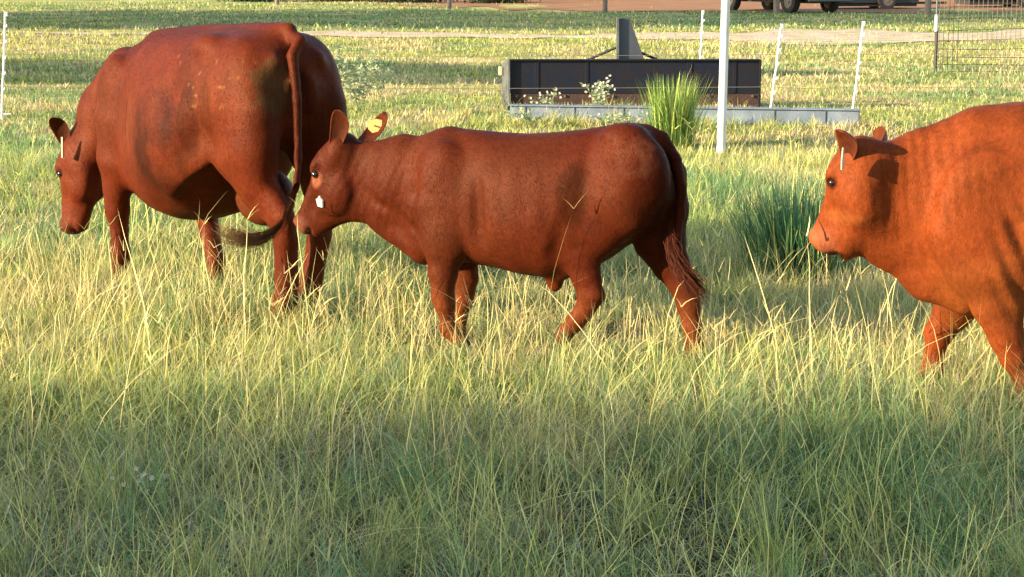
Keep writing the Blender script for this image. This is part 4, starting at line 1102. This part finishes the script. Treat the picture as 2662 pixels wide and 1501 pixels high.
def trailer(loc, rz, label, L=4.2, z=.62, cat='trailer', name='flatbed_trailer', mat='trailer', wheels=(-.5, .45)):
    t = empty(name, loc, rz, label=label, cat=cat)
    MB().box((0, 0, z), (L, 1.9, .14)).build('deck', M[mat], t, bevel=.01)
    for s_ in (-1, 1):
        MB().box((0, s_ * .95, z + .16), (L, .04, .18)).build('side_rail', M[mat], t)
        for x in wheels: wheel(t, x, s_ * 1.08, .34, .2)
    MB().box((0, 0, (z + .10) / 2), (L * .97, 1.7, z - .12)).build('shade_box', M['tpost'], t)  # added dark box standing in for the shade under the deck
    MB().box((L / 2 + .6, 0, z - .08), (1.3, .09, .09)).build('drawbar', M[mat], t)
    MB().tube([(L / 2 + 1.0, 0, z - .1), (L / 2 + 1.0, 0, 0.02)], .03, 8).build('jack_stand', M['greysteel'], t)
    return t
w1 = ground_at(2000, 34)
rz = math.radians(60)
off = Vector((1.72 * math.cos(rz) + .82 * math.sin(rz), 1.72 * math.sin(rz) - .82 * math.cos(rz)))
# nearer wheel of the truck stands behind the fourth wooden post
pickup((w1[0] + .55 + 1.72 * math.cos(math.radians(-62)) * -1 - .0, w1[1] + 1.72 * .88 + .3, 0), math.radians(-62), 'dark pickup truck parked on the orange earth behind the wooden posts')
g = ground_at(2180, 24); trailer((g[0] + .25, g[1] + .8, 0), math.radians(2), 'low dark trailer parked right of the pickup truck', L=3.2, z=.30, mat='truckpaint', wheels=(0.4,))
g = ground_at(2480, 18); trailer((g[0] + 1.6, g[1] - .2, 0), math.radians(4), 'dark flatbed trailer at the top right corner behind the wire mesh', L=5.4, z=.36, mat='truckpaint')
g = ground_at(1440, 1); trailer((g[0] - .3, g[1] + 1.2, 0), math.radians(-3), 'long dark trailer parked at the top, above the hitch mast', L=6.5, z=.48, mat='truckpaint', wheels=(-2.4, -1.6))

# ------------------------------------------------------------------ trees (their crowns stand above and beside the frame and throw the shade)
def tree(loc, h, cr, cz, rad, n, leaf, label, seed, group, trunk_r=.22, flat=(1, 1, .8)):
    r_ = np.random.default_rng(seed); t = empty('shade_tree', loc, 0, label=label, cat='tree', group=group)
    m = MB(); m.tube([(0, 0, -.1), (.1, .05, h * .3), (-.05, .1, cz), (0, 0, cz + cr * .6)], [trunk_r * 1.3, trunk_r, trunk_r * .7, trunk_r * .2], 9)
    for k in range(9):
        a = r_.uniform(0, 6.28); z0 = r_.uniform(h * .25, cz); e = r_.uniform(.5, .9)
        p = Vector((0, 0, z0)); q_ = Vector((math.cos(a) * rad * e, math.sin(a) * rad * e * flat[1], cz + r_.uniform(-.3, .5) * cr))
        m.tube([p, (p + q_) / 2 + Vector((0, 0, .3)), q_], [trunk_r * .45, trunk_r * .28, trunk_r * .08], 6)
    m.build('trunk', M['bark'], t, smooth=True)
    nc = 60; cc = r_.normal(0, 1, (nc, 3)); cc /= np.linalg.norm(cc, axis=1)[:, None]; cc *= r_.uniform(.45, 1.0, (nc, 1))
    cc = cc * np.array((rad * flat[0], rad * flat[1], cr)) + np.array((0, 0, cz))
    c = cc[r_.integers(0, nc, n)] + r_.normal(0, rad * .17, (n, 3)) * np.array((1, 1, .8))
    u = r_.normal(0, 1, (n, 3)); u /= np.linalg.norm(u, axis=1)[:, None]; v = np.cross(u, r_.normal(0, 1, (n, 3))); v /= np.linalg.norm(v, axis=1)[:, None]
    L_ = leaf * r_.uniform(.6, 1.3, (n, 1)); V = np.stack([c - u * L_, c + v * L_ * .42, c + u * L_, c - v * L_ * .42], 1).reshape(-1, 3)
    col = np.array([.05, .085, .025]) * r_.uniform(.6, 1.5, (n, 1)); col = np.repeat(col, 4, 0)
    me = np_mesh('crown', V, np.arange(4 * n), np.full(n, 4), col=col); o = link('crown', me, M['leaf'], t); o['kind'] = 'stuff'
    return t
for k, (x, y, h, lb) in enumerate(((-27.0, -3.2, 6.0, 'broad leafy shade tree farthest left of the row behind the viewer'), (-22.0, -3.1, 6.0, 'broad leafy shade tree second from left behind the viewer'), (-17.0, -3.2, 5.95, 'broad leafy shade tree in the middle of the row behind the viewer'), (-12.0, -3.1, 5.9, 'broad leafy shade tree nearest the viewer, behind and to the left'))):
    tree((x, y, 0), h, h * .40, h * .57, 3.9, 34000, .19, lb, 40 + k, 'trees behind the viewer', flat=(1, .8, 1))
for k, (x, y) in enumerate(((-46, 48), (-37, 49), (-28, 48), (-19, 49))):
    tree((x, y, 0), 12, 3.0, 8.0, 5.3, 14000, .32, 'tall pasture tree %s of the row left of the frame' % ('farthest left', 'second', 'third', 'nearest the frame')[k] if False else ['tall pasture tree farthest left of the row beyond the left edge', 'tall pasture tree second from left beyond the left edge', 'tall pasture tree third from left beyond the left edge', 'tall pasture tree nearest the frame beyond the left edge'][k], 60 + k, 'trees left of the frame', .3, flat=(1, 1.35, 1))

for k, (px, py, w_, lb) in enumerate(((640, 4, 1.3, 'dark low bush at the top edge, above the grazing cow'), (860, 5, 1.6, 'dark low bush at the top edge between the two left wooden posts'), (1030, 8, 1.5, 'dark low bush at the top edge just left of the second wooden post'), (1250, 9, 1.2, 'dark low bush at the top edge where the orange earth begins'))):
    g = ground_at(px, py); b_ = empty('bush', (g[0], g[1], 0), 0, label=lb, cat='bush', group='dark bushes along the top edge'); r_ = np.random.default_rng(90 + k); n = 2600
    c = r_.normal(0, 1, (n, 3)) * np.array((w_ * .5, .5, .42)); c[:, 2] = np.abs(c[:, 2]); u = r_.normal(0, 1, (n, 3)); u /= np.linalg.norm(u, axis=1)[:, None]; v = np.cross(u, r_.normal(0, 1, (n, 3))); v /= np.linalg.norm(v, axis=1)[:, None]
    L_ = .07 * r_.uniform(.6, 1.3, (n, 1)); V = np.stack([c - u * L_, c + v * L_ * .4, c + u * L_, c - v * L_ * .4], 1).reshape(-1, 3)
    o = link('foliage', np_mesh('foliage', V, np.arange(4 * n), np.full(n, 4), col=np.repeat(np.array([.03, .045, .018]) * r_.uniform(.5, 1.5, (n, 1)), 4, 0)), M['leaf'], b_); o['kind'] = 'stuff'
    m = MB()
    for j in range(6):
        a = r_.uniform(0, 6.28); m.tube([(0, 0, 0), (math.cos(a) * w_ * .3, math.sin(a) * .3, .5)], [.02, .01], 5)
    m.build('stems', M['bark'], b_)

# added roof out of frame on the left, shaped to cast the shade band
shade_roof = empty('added_shade_roof', (-21, 21.6, 0), 0, label='added tin roof on posts beyond the left edge, shaped to cast a shade band', cat='shade_roof')
MB().prism([(-9, .5), (6.2, .5), (10, 2.0), (12.5, 2.6), (12.5, 3.4), (10, 4.0), (6.2, 5.8), (-1, 7.5), (-9, 8.0)], (0, 0, 4.0), (1, 0, 0), (0, 1, 0), (0, 0, .07)).build('roof', M['tin'], shade_roof)
for k in range(4):
    for s_ in (-1, 1): MB().box((-7.2 + 4.5 * k, 3.6 + s_ * 1.9, 1.95), (.13, .13, 3.9)).build('roof_post', M['wood'], shade_roof)
print('structures', time.time() - T0)
# ------------------------------------------------------------------ grass
def stalks(n, y0, y1, Lr, wr=(.0020, .0034), heads=.5, xr=None, col=STRAW, tiltsd=.35, crl=.35, pts=None):
    """tall thin seed stalks; some with a forked seed head"""
    if pts is None:
        y = rng.uniform(y0, y1, n); hw = .275 * y + .6; x = rng.uniform(-1, 1, n) * hw if xr is None else rng.uniform(xr[0], xr[1], n)
    else: x, y = pts[:, 0], pts[:, 1]; n = len(x)
    L = rng.uniform(*Lr, n); az = rng.uniform(0, 2 * np.pi, n); tilt = np.abs(rng.normal(.08, tiltsd, n)); curl = rng.gamma(1.5, crl, n)
    c = col * rng.uniform(.7, 1.25, (n, 1)); W = rng.uniform(*wr, n)
    b = np.c_[x, y, ground_h(x, y)]
    st0 = rng.bit_generator.state
    A = blades(b, L, W * 1.5, az, tilt, curl, c, 5, root=.8)
    out = [A]
    K = 11; tips = A[0].reshape(n, K, 3)[:, -1]; pre = A[0].reshape(n, K, 3)[:, -3:-1].mean(1)
    dr = tips - pre; dr /= np.linalg.norm(dr, axis=1)[:, None]
    hs = np.where(rng.random(n) < heads)[0]
    for s_ in (-1, 1):
        a2 = np.arctan2(dr[hs, 1], dr[hs, 0]); t2 = np.arccos(np.clip(dr[hs, 2], -1, 1))
        side = rng.uniform(.25, .75, len(hs)) * s_
        # spread mostly in the x direction so the fork is seen from anywhere round about
        az2 = np.where(side > 0, rng.normal(0, .7, len(hs)), np.pi + rng.normal(0, .7, len(hs)))
        out.append(blades(tips[hs], rng.uniform(.05, .11, len(hs)), W[hs] * 2.2, az2, np.abs(side) + .15, rng.uniform(.1, 1.0, len(hs)), c[hs] * 1.0, 3, root=1.0, tip_bright=1.0))
    return out
if not globals().get('NOGRASS'):
    near = [zone(4.3, 7.5, 5600, 15, (.08, .23), (.0020, .0036), .07, 4, straw=.26, tl=.95, cl=.95),
            zone(7.5, 11, 6800, 14, (.06, .165), (.0020, .0040), .06, 3, straw=.28, tl=.55, cl=.6),
            zone(11, 17, 3200, 12, (.08, .19), (.0030, .0055), .06, 3, straw=.24, tl=.4, cl=.5)]
    near += [bunches(420, 4.4, 7.6, W=(.0018, .0030)), bunches(420, 7.6, 11.5, (.12, .27)), bunches(300, 11.5, 17, (.14, .30), W=(.003, .005))]
    bx_ = rng.uniform(-.8, 4.2, 240); near += [bunches(0, 0, 0, (.10, .24), 26, (.0035, .006), pts=np.c_[bx_, rng.uniform(20.0, 22.2, 240)])]
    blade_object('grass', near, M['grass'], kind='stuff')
    far = [zone(17, 27, 620, 9, (.06, .12), (.006, .011), .08, 2, straw=.42),
           zone(27, 45, 190, 9, (.06, .13), (.011, .020), .14, 2, straw=.5, low=.25),
           zone(45, 82, 45, 9, (.07, .15), (.022, .04), .25, 2, straw=.22, low=.25)]
    blade_object('far_grass', far, M['grass'], kind='stuff')
    st_ = stalks(3600, 4.4, 8.0, (.18, .48), (.0016, .0028), heads=.05, tiltsd=1.0, crl=.5, col=(STRAW + YG) * .52) + stalks(4600, 7.6, 11.5, (.16, .36), (.0016, .0028), heads=.12, tiltsd=.28, crl=.45, col=STRAW * .9) + stalks(900, 11.5, 17, (.25, .45), (.003, .005), col=YG * 1.3)
    st_ += stalks(170, 6.2, 9.6, (.45, .85), (.0022, .0036), heads=.4, tiltsd=.5, crl=1.0, col=STRAW)
    # the tangle of dry stalks round the cattle's feet
    for (px, py, n, sx) in ((380, 790, 130, .45), (1130, 850, 120, .35), (1450, 820, 90, .30), (1740, 880, 80, .25), (2350, 880, 150, .35), (2540, 960, 90, .25), (690, 810, 90, .3), (300, 660, 50, .3), (180, 800, 60, .4)):
        g_ = ground_at(px, py); n = int(n * .6); p = np.c_[rng.normal(g_[0], sx, n), rng.normal(g_[1] - .12, .14, n)]
        st_ += stalks(n, 0, 0, (.20, .50), (.0018, .0030), heads=.3, pts=p, col=STRAW * 1.05, tiltsd=.28)
    blade_object('seed_stalks', st_, M['grass'], kind='stuff')
print('grass', time.time() - T0)

def clump(name, px, py, n, Lr, sd, label, cat, col, spread=.22, wr=(.005, .009), curl=.25, ygf=.18):
    g_ = ground_at(px, py); c = empty(name, (g_[0], g_[1], gz(g_)), 0, label=label, cat=cat, group='tall grass tussocks')
    b = np.c_[rng.normal(0, sd, n), rng.normal(0, sd * .8, n), np.zeros(n)]
    az = np.arctan2(b[:, 1], b[:, 0]) + rng.normal(0, .5, n); tilt = np.abs(rng.normal(0, spread, n)); 
    cc = col * rng.uniform(.6, 1.35, (n, 1)); yy = rng.random(n) < ygf; cc[yy] = YG * rng.uniform(.9, 1.6, (yy.sum(), 1))
    A = blades(b, rng.uniform(*Lr, n), rng.uniform(*wr, n), az, tilt, rng.gamma(1.5, curl, n), cc, 4, root=.8)
    blade_object('blades', [A], M['grass'], c, kind='stuff')
    m = 14; b2 = b[:m]; A2 = blades(b2, rng.uniform(Lr[1] * .9, Lr[1] * 1.25, m), np.full(m, .004), az[:m], np.abs(rng.normal(.2, .35, m)), rng.gamma(2, .5, m), np.repeat(STRAW[None] * .8, m, 0), 5)
    blade_object('stalks', [A2], M['grass'], c, kind='stuff')
clump('grass_tussock', 1692, 372, 750, (.38, .74), .085, 'bright green upright grass tussock in front of the dark box scraper', 'grass tussock', np.array([.11, .20, .04]), spread=.13, curl=.16)
clump('grass_tussock', 2005, 712, 1100, (.32, .66), .11, 'dark shaded grass tussock between the calf and the right-hand cow', 'grass tussock', np.array([.09, .20, .08]), .20, (.005, .009), .25, .05)

# leafy weeds and flowers
def weed(px, py, h, n, label, col, leaf=.03, sd=.16, flowers=0, name='weed'):
    g_ = ground_at(px, py); c = empty(name, (g_[0], g_[1], gz(g_)), 0, label=label, cat='weed', group='pale weeds in the pasture')
    ns = 9; m = MB(); tips = []
    for k in range(ns):
        a = rng.uniform(0, 6.28); r_ = rng.uniform(.2, 1) * sd * 1.6; hh = h * rng.uniform(.6, 1)
        p = [Vector((0, 0, 0)), Vector((math.cos(a) * r_ * .4, math.sin(a) * r_ * .4, hh * .55)), Vector((math.cos(a) * r_, math.sin(a) * r_, hh))]
        m.tube(p, [.004, .003, .002], 5); tips.append(p)
    m.build('stems', M['weedstem'], c)
    V = []; C = []
    for k in range(n):
        p = tips[rng.integers(ns)]; t = rng.uniform(.25, 1.0); q_ = p[1].lerp(p[2], (t - .5) * 2) if t > .5 else p[0].lerp(p[1], t * 2)
        q_ = np.array(q_) + rng.normal(0, .012, 3); u = rng.normal(0, 1, 3); u[2] = abs(u[2]) * .4; u /= np.linalg.norm(u); v = np.cross(u, rng.normal(0, 1, 3)); v /= np.linalg.norm(v)
        L_ = leaf * rng.uniform(.6, 1.3)
        V += [q_, q_ + u * L_ * .5 + v * L_ * .28, q_ + u * L_, q_ + u * L_ * .5 - v * L_ * .28]; C += [col * rng.uniform(.7, 1.2)] * 4
    me = np_mesh('leaves', np.array(V), np.arange(4 * n), np.full(n, 4), col=np.array(C)); tag(link('leaves', me, M['leaf'], c), kind='stuff')
    if flowers:
        V = []; n2 = 0
        for k in range(flowers):
            p = tips[k % ns][2]; o = np.array(p) + rng.normal(0, .035, 3)
            for j in range(6):
                a = j * 1.047 + rng.normal(0, .2); u = np.array((math.cos(a), -.35, math.sin(a))); v = np.array((-math.sin(a), 0, math.cos(a))); L_ = rng.uniform(.6, 1) * leaf * .42
                V += [o, o + u * L_ * .6 + v * L_ * .32, o + u * L_, o + u * L_ * .6 - v * L_ * .32]; n2 += 1
        me = np_mesh('petals', np.array(V), np.arange(4 * n2), np.full(n2, 4)); tag(link('petals', me, M['flower'], c), kind='stuff')
M['weedstem'] = principled('weed_stem', (.16, .20, .08), .7)
PALE = np.array([.33, .38, .22])
weed(905, 285, .78, 460, 'pale green leafy weed right of the grazing cow, upper stand', PALE, .062, .30)
weed(955, 250, .56, 260, 'smaller pale green weed between the grazing cow and the box scraper', PALE, .055, .2)
weed(1500, 300, .42, 170, 'pale weed with white flowers in front of the box scraper, near its middle', PALE, .05, .20, 22)
weed(1375, 300, .30, 110, 'low pale weed with a few white flowers at the left end of the box scraper', PALE, .045, .24, 10)
weed(1330, 325, .22, 110, 'low leafy weed before the left end of the steel beam', PALE, .05, .2, 3)
weed(1540, 330, .20, 110, 'low leafy weed before the steel beam, above the back of the calf', PALE, .05, .22, 4)
weed(365, 1300, .12, 60, 'small plant with a white flower cluster in the shaded foreground grass', np.array([.16, .24, .12]), .03, .05, 10)
print('all', time.time() - T0)
